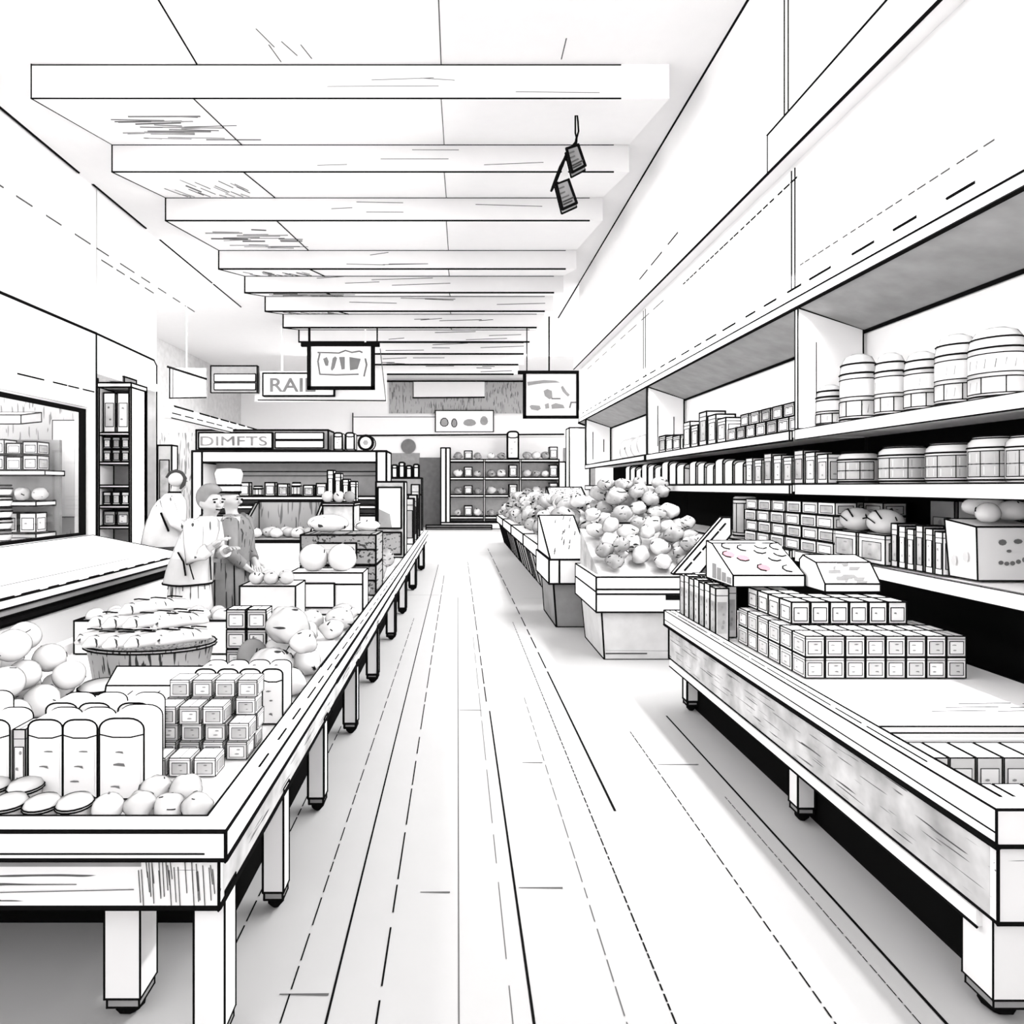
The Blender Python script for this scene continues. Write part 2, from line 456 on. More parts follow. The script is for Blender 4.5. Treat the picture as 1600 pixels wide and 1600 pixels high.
w2.line((X(270, a), a, Z(575, a)), (X(270, a), a, Z(622, a)), .01, 'ink_soft'); w2.line((X(265, a), a, Z(622, a)), (X(322, a), a, Z(621, a)), .012)
w2.box(X(290, a), a + .03, Z(580, a), X(290, a) + .02, a + .05, ZC, 'white', ink=False)
struct(w2.build('trim_4'))

# pillar past the end of the shelving
m = MB(W(13.8, .8))
m.box(2.42, 13.85, 0, 2.86, 14.25, Z(668, 13.8), 'white')
for k in (.1, .16, .3): m.line((2.42 + k, 13.84, 0), (2.42 + k, 13.84, 1.2), .008, 'ink_soft')
struct(m.build('trim_5'))

# ================================================================ LEFT COUNTER
t = tag(empty('service_counter', (-2.95, 3.7, 0)), 'long white service counter with dark edge band under the shop window', 'counter')
ox, oy = 2.95, -3.7
def pl(p, k=0): return [(x + ox, y + oy) for x, y in p]
top = [(-2.80, .8), (-2.80, 6.55), (-3.1, 6.95), (-5.24, 9.2), (-5.24, .8)]
m = MB(W(4.5)); m.prism(pl(top), 'z', .89, .95, 'white', w=.006)
m.dash((.13, -1.5, .952), (.13, 2.85, .952), .006, seed=1, n=18)
m.line((-.3, -2.5, .951), (-.22, 2.5, .951), .003, 'ink_soft')
m.build('counter_top', t)
band = [(-2.84, .8), (-2.84, 6.52), (-3.13, 6.9), (-5.2, 9.1), (-5.2, .8)]
m = MB(W(4.5)); m.prism(pl(band), 'z', .83, .89, 'grey', w=.006, rails=False)
m.line((.15, -2.9, .80), (.15, 2.78, .80), .016)
m.build('edge_band', t)
body = [(-2.89, .8), (-2.89, 6.48), (-3.16, 6.85), (-5.15, 8.9), (-5.15, .8)]
m = MB(W(4.5)); m.prism(pl(body), 'z', 0, .83, 'white', ink=False, mts={0: 'white'})
m.prism(pl([(-2.85, .8), (-2.85, 6.48), (-2.89, 6.48), (-2.89, .8)]), 'z', .76, .83, 'black', ink=False)
m.build('counter_front', t)

# ================================================================ LEFT DISPLAY TABLE
LX, LY0 = -0.645, 1.78
t = tag(empty('display_table', (-1.5, 3, 0)), 'long low white produce table with raised rim on short legs, left of the aisle', 'table')
ox, oy = 1.5, -3
RT, RB, SB, TT = .69, .61, .457, .63
def lb(m, x0, y0, z0, x1, y1, z1, mt='white', **k): m.box(x0 + ox, y0 + oy, z0, x1 + ox, y1 + oy, z1, mt, **k)
m = MB(.004)
lb(m, -2.42, 1.85, .59, -.70, 4.42, TT, 'white', ink=False); lb(m, -1.66, 4.42, .59, -.70, 7.58, TT, 'white', ink=False); lb(m, -1.27, 7.58, .59, -.70, 13.75, TT, 'white', ink=False)
m.build('table_top', t)
m = MB(.004)
d = .085
for x0, y0, x1, y1 in ((-2.45, LY0, LX, LY0 + d), (LX - d, LY0 + d, LX, 13.8), (-2.45, LY0 + d, -2.45 + d, 4.45), (-2.45 + d, 4.45 - d, -1.63, 4.45), (-1.68, 4.45, -1.68 + d, 7.6), (-1.595, 7.6 - d, -1.25, 7.6), (-1.30, 7.6, -1.30 + d, 13.8), (-1.215, 13.8 - d, LX - d, 13.8)):
    lb(m, x0, y0, RB, x1, y1, RT, 'white', ink=False)
def ll(m, p, q, w=None, mt='ink'): m.line((p[0] + ox, p[1] + oy, p[2]), (q[0] + ox, q[1] + oy, q[2]), w, mt)
ll(m, (-2.45, LY0, RT), (LX, LY0, RT), .0055); ll(m, (-2.45, LY0 - .001, RB + .018), (LX - .06, LY0 - .001, RB + .018), .0022)
ll(m, (-2.45, LY0, RB), (LX, LY0, RB), .005); ll(m, (-2.45, LY0 + d, RT), (LX - d, LY0 + d, RT), .003)
ll(m, (LX, LY0, RT), (LX, 3.4, RT), .0045); ll(m, (LX, 3.4, RT), (LX, 13.8, RT), .0075)
ll(m, (LX, LY0, RB), (LX, 3.4, RB), .0065); ll(m, (LX, 3.4, RB), (LX, 13.8, RB), .010)
ll(m, (LX - d, LY0 + d, RT), (LX - d, 3.4, RT), .0035); ll(m, (LX - d, 3.4, RT), (LX - d, 13.8, RT), .007)
m.dash((LX - d * .4 + ox, LY0 + .4 + oy, RT + .001), (LX - d * .4 + ox, 9 + oy, RT + .001), .0035, seed=4, n=30)
ll(m, (LX, LY0, RT), (LX, LY0, RB), .0045)
m.build('rim', t)
m = MB(.004)
e = .03
for x0, y0, x1, y1 in ((-2.42, LY0 + e, LX - e, LY0 + e + .03), (LX - e - .03, LY0 + e + .031, LX - e, 13.77), (-2.42, LY0 + e, -2.39, 4.42), (-2.42, 4.39, -1.63, 4.42), (-1.65, 4.42, -1.62, 7.57), (-1.27, 7.6, -1.24, 13.77)):
    lb(m, x0, y0, SB, x1, y1, RB, 'grain_white' if y0 == LY0 + e and x1 - x0 > .5 else 'grain_skirt', ink=False)
lb(m, -2.42, LY0 + e - .001, RB - .035, LX - .25, LY0 + e, RB, 'grey', ink=False)
ll(m, (-2.42, LY0 + e, SB), (LX - e, LY0 + e, SB), .0065)
ll(m, (LX - e, LY0 + e, SB), (LX - e, LY0 + e, RB), .004)
ll(m, (LX - e, LY0 + e, SB), (LX - e, 3.4, SB), .0075); ll(m, (LX - e, 3.4, SB), (LX - e, 13.77, SB), .012)
r = random.Random(3)
for k in range(26):                          # pen hatching on the table end by the corner
    x = LX - .045 - .22 * r.random() ** 1.05; z1 = RB - r.uniform(.0, .05)
    ll(m, (x, LY0 + e - .002, z1), (x + .006, LY0 + e - .002, max(SB + .01, z1 - r.uniform(.05, .12))), .0011, 'ink_soft')
for k in range(7):
    x = r.uniform(-2.2, -1.05); z = r.uniform(SB + .02, RB - .06); ll(m, (x, LY0 + e - .002, z), (x + r.uniform(.15, .5), LY0 + e - .002, z + r.uniform(-.004, .01)), .0011, 'ink_soft')
m.build('apron', t)
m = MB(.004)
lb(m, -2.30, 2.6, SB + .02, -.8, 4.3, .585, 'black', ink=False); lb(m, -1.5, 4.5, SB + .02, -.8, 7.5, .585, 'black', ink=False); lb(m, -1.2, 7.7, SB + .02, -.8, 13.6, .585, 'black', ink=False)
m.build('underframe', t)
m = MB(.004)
lb(m, -2.36, 2.42, 0, -.86, 4.36, SB + .02, 'black', ink=False); m.build('black_base_block', t)  # black blocks added under the table to deepen its shade
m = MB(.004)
lb(m, -1.58, 4.36, 0, -.86, 7.5, SB + .02, 'black', ink=False); lb(m, -1.2, 7.5, 0, -.86, 13.6, SB + .02, 'black', ink=False); m.build('black_base_block', t)
def leg_mesh(h, a, w):
    m = MB(w)
    m.box(-a, -a, .075, a, a, h, 'white', w=w)
    m.prism([(-a * .9, -a * .9), (a * .9, -a * .9), (a * .9, a * .9), (-a * .9, a * .9)], 'z', .045, .075, 'grey', w=w)
    f = MB(w); f.lathe([(a * .35, 0), (a * .8, .02), (a * .75, .05)], 10, mt='black')
    return m, f
for (x, y, a) in ((-1.03, 2.02, .055), (-2.0, 2.02, .055), (LX - .075, 1.90, .045), (LX - .07, 2.52, .04), (LX - .07, 3.27, .04), (LX - .07, 4.29, .042), (LX - .07, 5.4, .045), (LX - .07, 6.9, .045), (LX - .07, 8.3, .045), (LX - .07, 10.2, .05), (LX - .07, 12.6, .05), (-2.3, 4.2, .05), (-1.56, 7.4, .05), (-1.18, 13.5, .05)):
    lm, fm = leg_mesh(SB + .02, a, W(y, 1.25))
    lo = lm.build('leg', t, (x + ox, y + oy, 0)); fm.build('foot', lo)

# ================================================================ RIGHT DISPLAY TABLE
RX, RY0, RY1 = 1.60, 1.90, 4.95
t = tag(empty('display_table', (2.3, 3.4, 0)), 'low white table with deep skirt and castors along the right shelving', 'table')
ox, oy = -2.3, -3.4
m = MB(.004)
lb(m, 1.66, 2.72, .585, 2.93, 4.9, TT, 'white', ink=False)
ll(m, (1.68, 2.72, TT), (2.93, 2.72, TT), .003); ll(m, (1.68, 2.72, TT - .028), (2.93, 2.72, TT - .028), .0028); ll(m, (2.93, 2.0, TT), (2.93, 4.9, TT), .005)
for k in range(6):
    ll(m, (2.15 + .1 * k, 2.9 + .05 * (k % 3), TT + .001), (2.4 + .1 * k, 2.91 + .05 * (k % 3), TT + .001), .0016, 'ink_soft')
lb(m, 1.66, 1.98, .39, 2.93, 2.72, .42, 'grey', ink=False); lb(m, 1.66, 2.69, .42, 2.93, 2.72, .585, 'white', ink=False)
m.build('table_top', t)
m = MB(.004)
rs = .62
for x0, y0, x1, y1 in ((RX, RY0, 2.95, RY0 + .08), (RX, RY0 + .08, RX + .08, RY1), (RX + .08, RY1 - .05, 2.95, RY1)):
    lb(m, x0, y0, .58, x1, y1, RT, 'white', ink=False)
ll(m, (RX, RY0, RT), (RX, RY1, RT), .0035); ll(m, (RX + .08, RY0 + .08, RT), (RX + .08, RY1, RT), .0045)
m.dash((RX + .035 + ox, RY0 + .3 + oy, RT + .001), (RX + .035 + ox, RY1 + oy, RT + .001), .003, seed=6, n=14, on=.85)
ll(m, (RX, RY0, .58), (RX, RY1, .58), .010); ll(m, (RX, RY0, .62), (RX, RY1, .62), .0025)
ll(m, (RX, RY0, .58), (2.95, RY0, .58), .006); ll(m, (RX, RY0, RT), (2.95, RY0, RT), .004); ll(m, (RX, RY0, .58), (RX, RY0, RT), .004)
ll(m, (RX, RY1, .58), (RX, RY1, RT), .008); ll(m, (RX, RY1, RT), (RX + .3, RY1, RT), .007)
m.build('rim', t)
m = MB(.004)
lb(m, RX + .03, RY0 + .061, .33, RX + .06, RY1 - .02, .58, 'grain_skirt', ink=False)
lb(m, RX + .03, RY0 + .03, .33, 2.93, RY0 + .06, .58, 'grain_white', ink=False)
lb(m, RX + .06, RY1 - .05, .33, 2.93, RY1 - .02, .58, 'grain_skirt', ink=False)
ll(m, (RX + .03, RY0 + .03, .33), (RX + .03, RY1 - .02, .33), .005); ll(m, (RX + .03, RY0 + .03, .33), (RX + .03, RY0 + .03, .58), .005)
ll(m, (RX + .03, RY0 + .03, .33), (2.93, RY0 + .03, .33), .006); ll(m, (RX + .03, RY1 - .02, .33), (RX + .03, RY1 - .02, .58), .009)
lb(m, RX + .02, RY0 + .1, .275, RX + .07, RY1 - .06, .325, 'white', ink=False)
ll(m, (RX + .02, RY0 + .1, .275), (RX + .02, RY1 - .06, .275), .005)
m.build('apron', t)
m = MB(.004); lb(m, 1.76, 2.12, 0.0, 2.92, 4.8, .33, 'black', ink=False); m.build('black_base_block', t)  # black box filling the space under this table
for (x, y, a) in ((RX + .10, 2.02, .06), (RX + .105, 3.17, .042), (RX + .12, 4.72, .042), (2.86, 2.04, .06)):
    lm, fm = leg_mesh(.33, a, W(y, 1.25)); lo = lm.build('leg', t, (x + ox, y + oy, 0)); fm.build('castor', lo)

# ================================================================ WALL SHELVING (three bays)
SH = [2.08, 1.66, 1.15]
BAYS = [(.8, 4.93, 'nearest'), (4.97, 8.80, 'middle'), (8.84, 13.0, 'farthest')]
for y0, y1, nm in BAYS:
    yc = (y0 + y1) / 2
    t = tag(empty('shelving_unit', (XS, yc, 0)), 'three tiered shelving bay with black back under the right wall hood, %s bay' % nm, 'shelf')
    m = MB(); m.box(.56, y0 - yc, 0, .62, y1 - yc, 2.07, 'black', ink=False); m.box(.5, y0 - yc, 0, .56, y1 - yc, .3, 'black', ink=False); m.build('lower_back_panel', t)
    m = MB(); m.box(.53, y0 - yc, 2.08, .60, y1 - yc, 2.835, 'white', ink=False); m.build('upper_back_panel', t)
    for k, z in enumerate(SH):
        m = MB(W(yc, .8))
        m.box(.01, y0 - yc, z - .05, .56, y1 - yc, z, 'white', ink=False)
        b = m.build('shelf_board', t)
        f = MB(W(yc, .7)); f.box(-.012, y0 - yc + .02, z - .072, .01, y1 - yc - .02, z + .004, 'white', w=W(yc, .75))
        f.build('price_rail', b)
    m = MB(W(y1, .9))
    m.prism([(0.0, 2.09), (.5, 2.09), (.5, 2.85), (0.0, 3.015)], 'y', y1 - yc - .04, y1 - yc, 'white', w=W(y1, .9))
    m.line((.14, y1 - yc - .042, 2.2), (.14, y1 - yc - .042, 2.75), W(y1, .5)); m.line((.36, y1 - yc - .042, 2.35), (.36, y1 - yc - .042, 2.6), W(y1, .5))
    m.build('divider_panel', t)
# ================================================================ GOODS: kinds
def carton(name, w, d, h, Y, seed=1, base='white', side=1, dashes=3, k=.8, lab='white', lid=True, framed=True):
    """box with a lid line and a printed label on the faces turned to the aisle; origin at its base"""
    m = MB(W(Y, k)); m.box(-w / 2, -d / 2, 0, w / 2, d / 2, h, base)
    if lid:
        z = h * .86
        m.line((-w / 2, -d / 2, z), (w / 2, -d / 2, z), W(Y, k * .6), 'ink_soft')
        m.line((side * w / 2, -d / 2, z), (side * w / 2, d / 2, z), W(Y, k * .6), 'ink_soft')
        m.line((0, -d / 2, h), (0, d / 2, h), W(Y, k * .5), 'ink_soft')
    o = m.build(name)
    l = MB(W(Y, k * .5)); e = .0015
    a, b, c0, c1 = -w * .36, w * .36, h * .14, h * .74
    l.box(a, -d / 2 - e, c0, b, -d / 2, c1, lab, ink=framed)
    marks(l, (a, -d / 2 - e, c0), (b - a, 0, 0), (0, 0, c1 - c0), dashes, w, h * .09, seed, 'grey' if seed % 2 else 'mid_grey')
    xx = side * (w / 2 + e); y0, y1 = (-d * .36, d * .36) if side > 0 else (d * .36, -d * .36)
    l.quad((xx, y0, c0), (xx, y1, c0), (xx, y1, c1), (xx, y0, c1), lab)
    if framed: l.path([(xx, y0, c0), (xx, y1, c0), (xx, y1, c1), (xx, y0, c1)], close=True)
    marks(l, (xx, y0, c0), (0, y1 - y0, 0), (0, 0, c1 - c0), dashes, w, h * .09, seed + 5, 'grey', (side, 0, 0))
    l.build('label', o)
    return o

def pouch(name, w, d, h, Y, seed=1, base='white', dashes=3, k=1.0, lab='white', hole=False):
    """upright bag with rounded shoulders"""
    m = MB(W(Y, k)); r = w * .34
    pts = [(-w / 2, 0), (w / 2, 0)]
    for t in range(6): pts.append((w / 2 - r + r * math.cos(t * PI / 10), h - r * .7 + r * .7 * math.sin(t * PI / 10)))
    for t in range(6): pts.append((-w / 2 + r - r * math.sin(t * PI / 10), h - r * .7 + r * .7 * math.cos(t * PI / 10)))
    m.prism(pts, 'y', -d / 2, d / 2, base, rails=False, smooth=False)
    for i in (0, 1): m.line((pts[i][0], -d / 2, 0), (pts[i][0], d / 2, 0))
    m.path([(-w * .48, -d / 2, h * .8), (-w * .2, -d / 2, h * .765), (w * .2, -d / 2, h * .765), (w * .48, -d / 2, h * .8)], W(Y, k * .7))
    if hole: m.ball((0, -d * .1, h), w * .1, w * .1, w * .05, 'mid_grey', nu=8, nv=5)
    o = m.build(name)
    l = MB(W(Y, k * .5)); e = .0015
    l.box(-w * .42, -d / 2 - e, h * .08, w * .42, -d / 2, h * .70, lab, ink=False)
    marks(l, (-w * .42, -d / 2 - e, h * .08), (w * .84, 0, 0), (0, 0, h * .62), dashes, w, h * .045, seed, 'mid_grey')
    l.build('label', o)
    return o

def jar(name, r, h, Y, seed=1, face=-2.4, grid=True, k=.9, dome=.25, lid='white_round'):
    m = MB(W(Y, k)); b = h * (1 - dome)
    m.lathe([(r * .93, 0), (r, h * .05), (r, b)], 24, rings=(1, 2), mt='white_round')
    o = m.build(name)
    l = MB(W(Y, k)); l.lathe([(r, b), (r * .97, b + h * dome * .45), (r * .80, b + h * dome * .8), (r * .78, h), (.001, h)], 24, rings=(2, 3), mt=lid)
    l.build('lid', o)
    q = MB(W(Y, k * .55)); a0, a1 = face - 1.05, face + 1.05; c0, c1 = h * .12, b * .9; rr = r * 1.006
    q.lathe([(rr, c0), (rr, c1)], 12, mt='pale', a0=a0, a1=a1, rings=(0, 1))
    g = lambda t, z: (rr * math.cos(a0 + (a1 - a0) * t), rr * math.sin(a0 + (a1 - a0) * t), z)
    for t in (0, 1 / 3, 2 / 3, 1): q.line(g(t, c0), g(t, c1))
    if grid:
        q.path([g(t / 8, (c0 + c1) / 2) for t in range(9)])
        rd = random.Random(seed)
        for i in range(3):
            for j in range(2):
                t0 = i / 3 + .06; t1 = t0 + .2; z0 = c0 + (c1 - c0) * (j * .5 + .08); z1 = z0 + (c1 - c0) * .32
                mt = rd.choice(['white', 'grey', 'white', 'pale_flat'])
                f = 1.004
                P = lambda t, z: (g(t, z)[0] * f, g(t, z)[1] * f, z)
                q.quad(P(t0, z0), P(t1, z0), P(t1, z1), P(t0, z1), mt)
    q.build('label', o)
    return o

def bagged(name, r, h, Y, seed=1, face=-2.4, k=1.0, base='white_mottled'):
    """tall round-topped jar with printed bands"""
    m = MB(W(Y, k))
    m.lathe([(r * .95, 0), (r, h * .04), (r, h * .70), (r * .93, h * .84), (r * .72, h * .95), (r * .35, h), (.001, h)], 22, rings=(1, 2, 3), mt=base)
    o = m.build(name)
    q = MB(W(Y, k * .6)); a0, a1 = face - 1.25, face + 1.25; rr = r * 1.006
    g = lambda t, z, f=1.0: (rr * f * math.cos(a0 + (a1 - a0) * t), rr * f * math.sin(a0 + (a1 - a0) * t), z)
    rd = random.Random(seed)
    for c0, c1, mt in ((.08, .30, 'pale'), (.36, .62, 'white_round')):
        q.lathe([(rr, h * c0), (rr, h * c1)], 12, mt=mt, a0=a0, a1=a1, rings=(0, 1))
    for i in range(3):
        for c in (.12, .42):
            if rd.random() < .75:
                t0 = .1 + i * .28; z0 = h * c
                q.quad(g(t0, z0, 1.004), g(t0 + .16, z0, 1.004), g(t0 + .18, z0 + h * .12, 1.004), g(t0 + .02, z0 + h * .13, 1.004), rd.choice(['grey', 'mid_grey', 'pale_flat']))
    for t in (0, .34, .68, 1): q.line(g(t, h * .08), g(t, h * .30))
    q.build('label', o)
    return o

def lump(name, r, Y, seed, mt='white_round', sq=.85, lumpy=.12, arcs=2, stem=False, k=.8):
    m = MB(W(Y, k)); m.ball((0, 0, r * sq * .93), r, r, r * sq, mt, lump=lumpy, seed=seed, arcs=arcs, nu=18, nv=12)
    o = m.build(name)
    if stem:
        s = MB(W(Y, k)); s.tube([(0, 0, r * sq * 1.8), (r * .08, 0, r * sq * 2.05)], [r * .09, r * .06], 6, 'mid_grey'); s.build('stem', o)
    return o

def pack(xr, yr, bed, top, rr, n, seed, skip=None):
    """drop round pieces one by one so that each rests on the bed or on the others"""
    r = random.Random(seed); P = []; miss = 0
    while len(P) < n and miss < 60:
        best = None; rad = r.uniform(*rr)
        for _ in range(30):
            x = r.uniform(xr[0] + rad, xr[1] - rad); y = r.uniform(yr[0] + rad, yr[1] - rad)
            if skip and skip(x, y): continue
            z = bed(x, y) + rad * .86
            for (a, b, c, q) in P:
                d2 = (a - x) ** 2 + (b - y) ** 2; R_ = (q + rad) * 1.0
                if d2 < R_ * R_: z = max(z, c + math.sqrt(R_ * R_ - d2))
            if z + rad * .8 <= top(x, y) and (best is None or z < best[2]): best = (x, y, z, rad)
        if best: P.append(best); miss = 0
        else: miss += 1
    return P
def heap(name, mts, pts, seed, label, cat, group, Y, lumpy=.22, sq=.86, long=1.12, round_=False):
    r = random.Random(seed); src = []
    for i, (x, y, z, rad) in enumerate(pts):
        if len(src) < 6:
            m = MB(W(Y, .8)); m.ball((0, 0, 0), .094 * long, .094 * (.9 if not round_ else 1), .094 * sq, mts[i % len(mts)], lump=lumpy, seed=seed * 10 + i, arcs=3, nu=18, nv=12)
            o = m.build(name); src.append(o)
        else: o = dup(src[r.randrange(6)], (0, 0, 0))
        o.location = (x, y, z); o.scale = (rad / .1,) * 3; o.rotation_euler = (r.uniform(-.3, .3), r.uniform(-.35, .35), r.uniform(0, 6))
        tag(o, label, cat, group)

# ================================================================ GOODS ON THE LEFT TABLE
T = TT + .006
# rounded white cartons in front
o1 = pouch('carton', .112, .115, .255, 2.2, 1); o2 = pouch('carton', .145, .13, .262, 2.2, 4)
FRONT = [(o1, 88, 2.14, 'rounded white carton with printed dashes, leftmost of the front trio by the table end'),
         (None, 141, 2.14, 'rounded white carton with printed dashes, middle of the front trio by the table end'),
         (o2, 206, 2.14, 'widest rounded white carton with printed dashes, right end of the front trio')]
for i, (src, px, Y, lb_) in enumerate(FRONT):
    loc = (X(px, Y), Y, T)
    o = src if src else dup(o1, loc)
    o.location = loc; tag(o, lb_, 'carton', 'rounded cartons at the table end')
for px, Y, lb_ in ((8, 2.14, 'rounded white carton cut off by the left edge of the view, nearest of that side'),
                   (-20, 2.32, 'rounded white carton behind the one at the left edge of the view'),
                   (112, 2.30, 'rounded white carton tucked behind the left of the front carton trio'),
                   (162, 2.30, 'rounded white carton tucked behind the middle of the front carton trio'),
                   (222, 2.30, 'rounded white carton tucked behind the widest front carton')):
    tag(dup(o1, (X(px, Y) , Y, T)), lb_, 'carton', 'rounded cartons at the table end')
g = carton('slim_box', .04, .1, .22, 2.2, 3, 'pale_flat'); g.location = (X(46, 2.14), 2.14, T); tag(g, 'slim pale box standing between the edge carton and the front carton trio', 'box')
# small tubs
def tub(r, h, Y):
    m = MB(W(Y)); m.lathe([(r * .85, 0), (r, h * .6)], 18, rings=(0, 1), mt='white_round'); o = m.build('tub')
    l = MB(W(Y)); l.lathe([(r * 1.04, h * .6), (r * 1.04, h * .7), (r * .85, h * .92), (r * .4, h), (.001, h)], 18, rings=(0, 1), mt='white_round'); l.build('lid', o)
    return o
t0 = tub(.05, .075, 1.95)
for i, (px, Y, lb_) in enumerate(((14, 1.945, 'leftmost lidded tub along the front rim'), (66, 1.94, 'second lidded tub from the left along the front rim'), (117, 1.945, 'lidded tub along the front rim beside the single round fruit'),
                                  (-12, 2.055, 'lidded tub of the back row at the left edge of the view'), (40, 2.055, 'lidded tub in the back row below the slim pale box'))):
    o = t0 if i == 0 else dup(t0, (0, 0, 0)); o.location = (X(px, Y), Y, T)
    tag(o, 'small white ' + lb_, 'tub', 'lidded tubs at the front rim')
o = lump('round_fruit', .046, 1.96, 5, stem=True, sq=.9, lumpy=.03, arcs=1); o.location = (X(169, 1.945), 1.945, T); tag(o, 'single smooth round white fruit with a stalk at the front rim', 'fruit')
d0 = None
for i, (px, Y, r, dz, lb_) in enumerate(((219, 1.965, .046, 0, 'leftmost'), (264, 1.955, .046, 0, 'middle front'), (308, 1.965, .044, 0, 'rightmost'), (242, 2.055, .05, .01, 'back left'), (290, 2.055, .053, .02, 'back right and largest'))):
    o = lump('bread_roll', r, 1.96, 20 + i, 'leafy_pale', sq=.85, lumpy=.16, arcs=3); o.location = (X(px, Y), Y, T + dz * 0)
    tag(o, 'speckled white bread roll in the front rim heap, %s' % lb_, 'bread roll', 'speckled rolls at the front rim')
# pile of big round buns at the far left
pts = pack((-2.37, -1.70), (2.50, 3.12), lambda x, y: T, lambda x, y: T + .17 + .26 * min(1, max(0, (-1.72 - x) / .30)) * min(1, .4 + (y - 2.5) / .35), (.070, .080), 48, 4)
heap('round_bun', ['white_round'], pts, 2, 'round white bun in the tall pile at the left edge of the produce table', 'bun', 'buns in the left pile', 2.9, lumpy=.07, sq=.95, long=1.04, round_=True)
# basket of baguettes
bc = (-1.63, 3.40)
b = tag(empty('bread_basket', (bc[0], bc[1], T)), 'round wicker basket heaped with striped loaves behind the carton cluster', 'basket')
m = MB(W(3.3)); m.lathe([(.28, .0), (.31, .17), (.325, .175), (.325, .19), (.30, .19), (.28, .15), (.001, .15)], 26, rings=(0, 2, 3), mt='wicker', sx=1.05, sy=.65)
m.build('wicker_body', b)
k = 0
for dx, dy, dz in ((-.22, -.02, 0), (-.11, -.06, .0), (.0, -.07, .0), (.11, -.06, .0), (.21, -.03, 0), (-.15, .04, .065), (-.04, .0, .07), (.07, .0, .07), (.17, .03, .06), (.02, .05, .12)):
    m = MB(W(3.3, .9)); L = .15 if abs(dx) > .15 else .19
    m.tube([(-L * .55, -L * .75, 0), (-L * .45, -L * .6, .008), (0, 0, .02), (L * .45, L * .6, .008), (L * .55, L * .75, 0)], [.012, .043, .050, .043, .012], 12, 'crust')
    for q in (-.5, 0, .5): m.path([(q * L * .5 - .04, q * L * .7 + .01, .064), (q * L * .5, q * L * .7, .071), (q * L * .5 + .04, q * L * .7 + .03, .064)], W(3.3, .8))
    o = m.build('baguette', None, (bc[0] + dx * .95, bc[1] + dy - .035, T + .207 + dz * 1.2), -.35 + R.uniform(-.03, .03))
    tag(o, 'striped loaf in the round wicker basket, %s' % ('%s of the lower layer from the left' % ORD[k] if k < 5 else '%s of the upper layer from the left' % ORD[k - 5] if k < 9 else 'single one on the very top'), 'loaf', 'loaves in the wicker basket'); k += 1
o = tub(.10, .085, 3.0); o.location = (-1.70, 3.06, T); tag(o, 'low white tub standing in front of the wicker basket', 'tub')
# folded paper bag
m = MB(W(2.95)); m.prism([(2.80, 0), (3.02, 0), (3.0, .14), (2.93, .19), (2.84, .13)], 'x', -.22, .22, 'white', rails=True)
for q in range(9): m.line((-.18 + .04 * q, 2.795, .045 + .03 * (q % 3)), (-.16 + .04 * q, 2.795, .06 + .03 * (q % 3)), W(2.95, .6), 'ink_soft')
o = m.build('paper_bag'); o.location = (-1.34, 0, T); tag(o, 'folded white paper bag lying in front of the wicker basket', 'bag')
# crate with buns behind the basket
cr = tag(empty('bun_crate', (-1.84, 4.0, T)), 'long white crate filled with buns behind the wicker basket', 'crate')
m = MB(W(4.0)); 
for a in ((-.48, -.13, 0, .48, -.115, .20), (-.48, .115, 0, .48, .13, .20), (-.48, -.115, 0, -.465, .115, .2), (.465, -.115, 0, .48, .115, .2)): m.box(*a, 'white')
m.box(-.465, -.115, 0, .465, .115, .16, 'pale_flat', ink=False)
m.build('crate_body', cr)
for i in range(7):
    o = lump('bun', .058, 4, 40 + i, 'white_round', sq=.85, lumpy=.04, arcs=1); o.location = (-2.23 + i * .13, 3.946, T + .168)
    tag(o, 'white bun in the front row of the long crate, %s from the left' % ORD[i], 'bun', 'front buns in the crate')
for i in range(6):
    o = lump('bun', .052, 4, 60 + i, 'pale', sq=.9, lumpy=.04, arcs=1); o.location = (-2.17 + i * .13, 4.062, T + .168)
    tag(o, 'paler bun in the back row of the long crate, %s from the left' % ORD[i], 'bun', 'back buns in the crate')
# packages right of the crate
pk = carton('package', .105, .11, .105, 3.5, 7, 'pale_flat', dashes=2)
n = 0
for c, x in enumerate((-1.235, -1.12)):
    for t in range(3):
        o = pk if n == 0 else dup(pk, (0, 0, 0)); o.location = (x, 3.62, T + t * .111); n += 1
        tag(o, 'small pale package, %s column right of the basket, %s from the bottom' % (('left', 'right')[c], ORD[t]), 'package', 'packages right of the basket')
# tall pouches with little holes, and grey boxes in front
po = pouch('pouch', .088, .14, .235, 2.75, 9, hole=True)
for i, x in enumerate((-1.075, -.98, -.885, -.79)):
    o = po if i == 0 else dup(po, (0, 0, 0)); o.location = (x, 2.80, T)
    tag(o, 'tall white round-topped pouch behind the grey boxes, %s from the left' % ORD[i], 'pouch', 'tall pouches by the rim')
sb = carton('small_box', .074, .085, .064, 2.45, 2, 'white', dashes=2, k=.5, lab='pale_mottled', lid=True); sb2 = carton('small_box', .074, .085, .064, 2.45, 5, 'pale_flat', dashes=2, k=.5, lab='white')
n = 0
for row, Y in enumerate((2.42, 2.52)):
    for c in range(4):
        for t in range(3 + row - (0 if row else (c == 3))):
            o = (sb if n == 0 else sb2 if n == 1 else dup((sb, sb2)[(c + t + row) % 2], (0, 0, 0))); n += 1
            o.location = (-1.085 + .088 * c + (.004 if t % 2 else 0), Y + .012 * (t % 2), T + t * .0655)
            tag(o, 'little grey box by the rim, %s row, %s column, %s from the bottom' % (('front', 'back')[row], ORD[c], ORD[t]), 'box', 'grey boxes by the rim')
for c in range(3):
    o = dup(sb, (-1.06 + .088 * c, 2.28, T)); tag(o, 'little grey box lying loose before the grey stacks, %s from the left' % ORD[c], 'box', 'loose grey boxes')
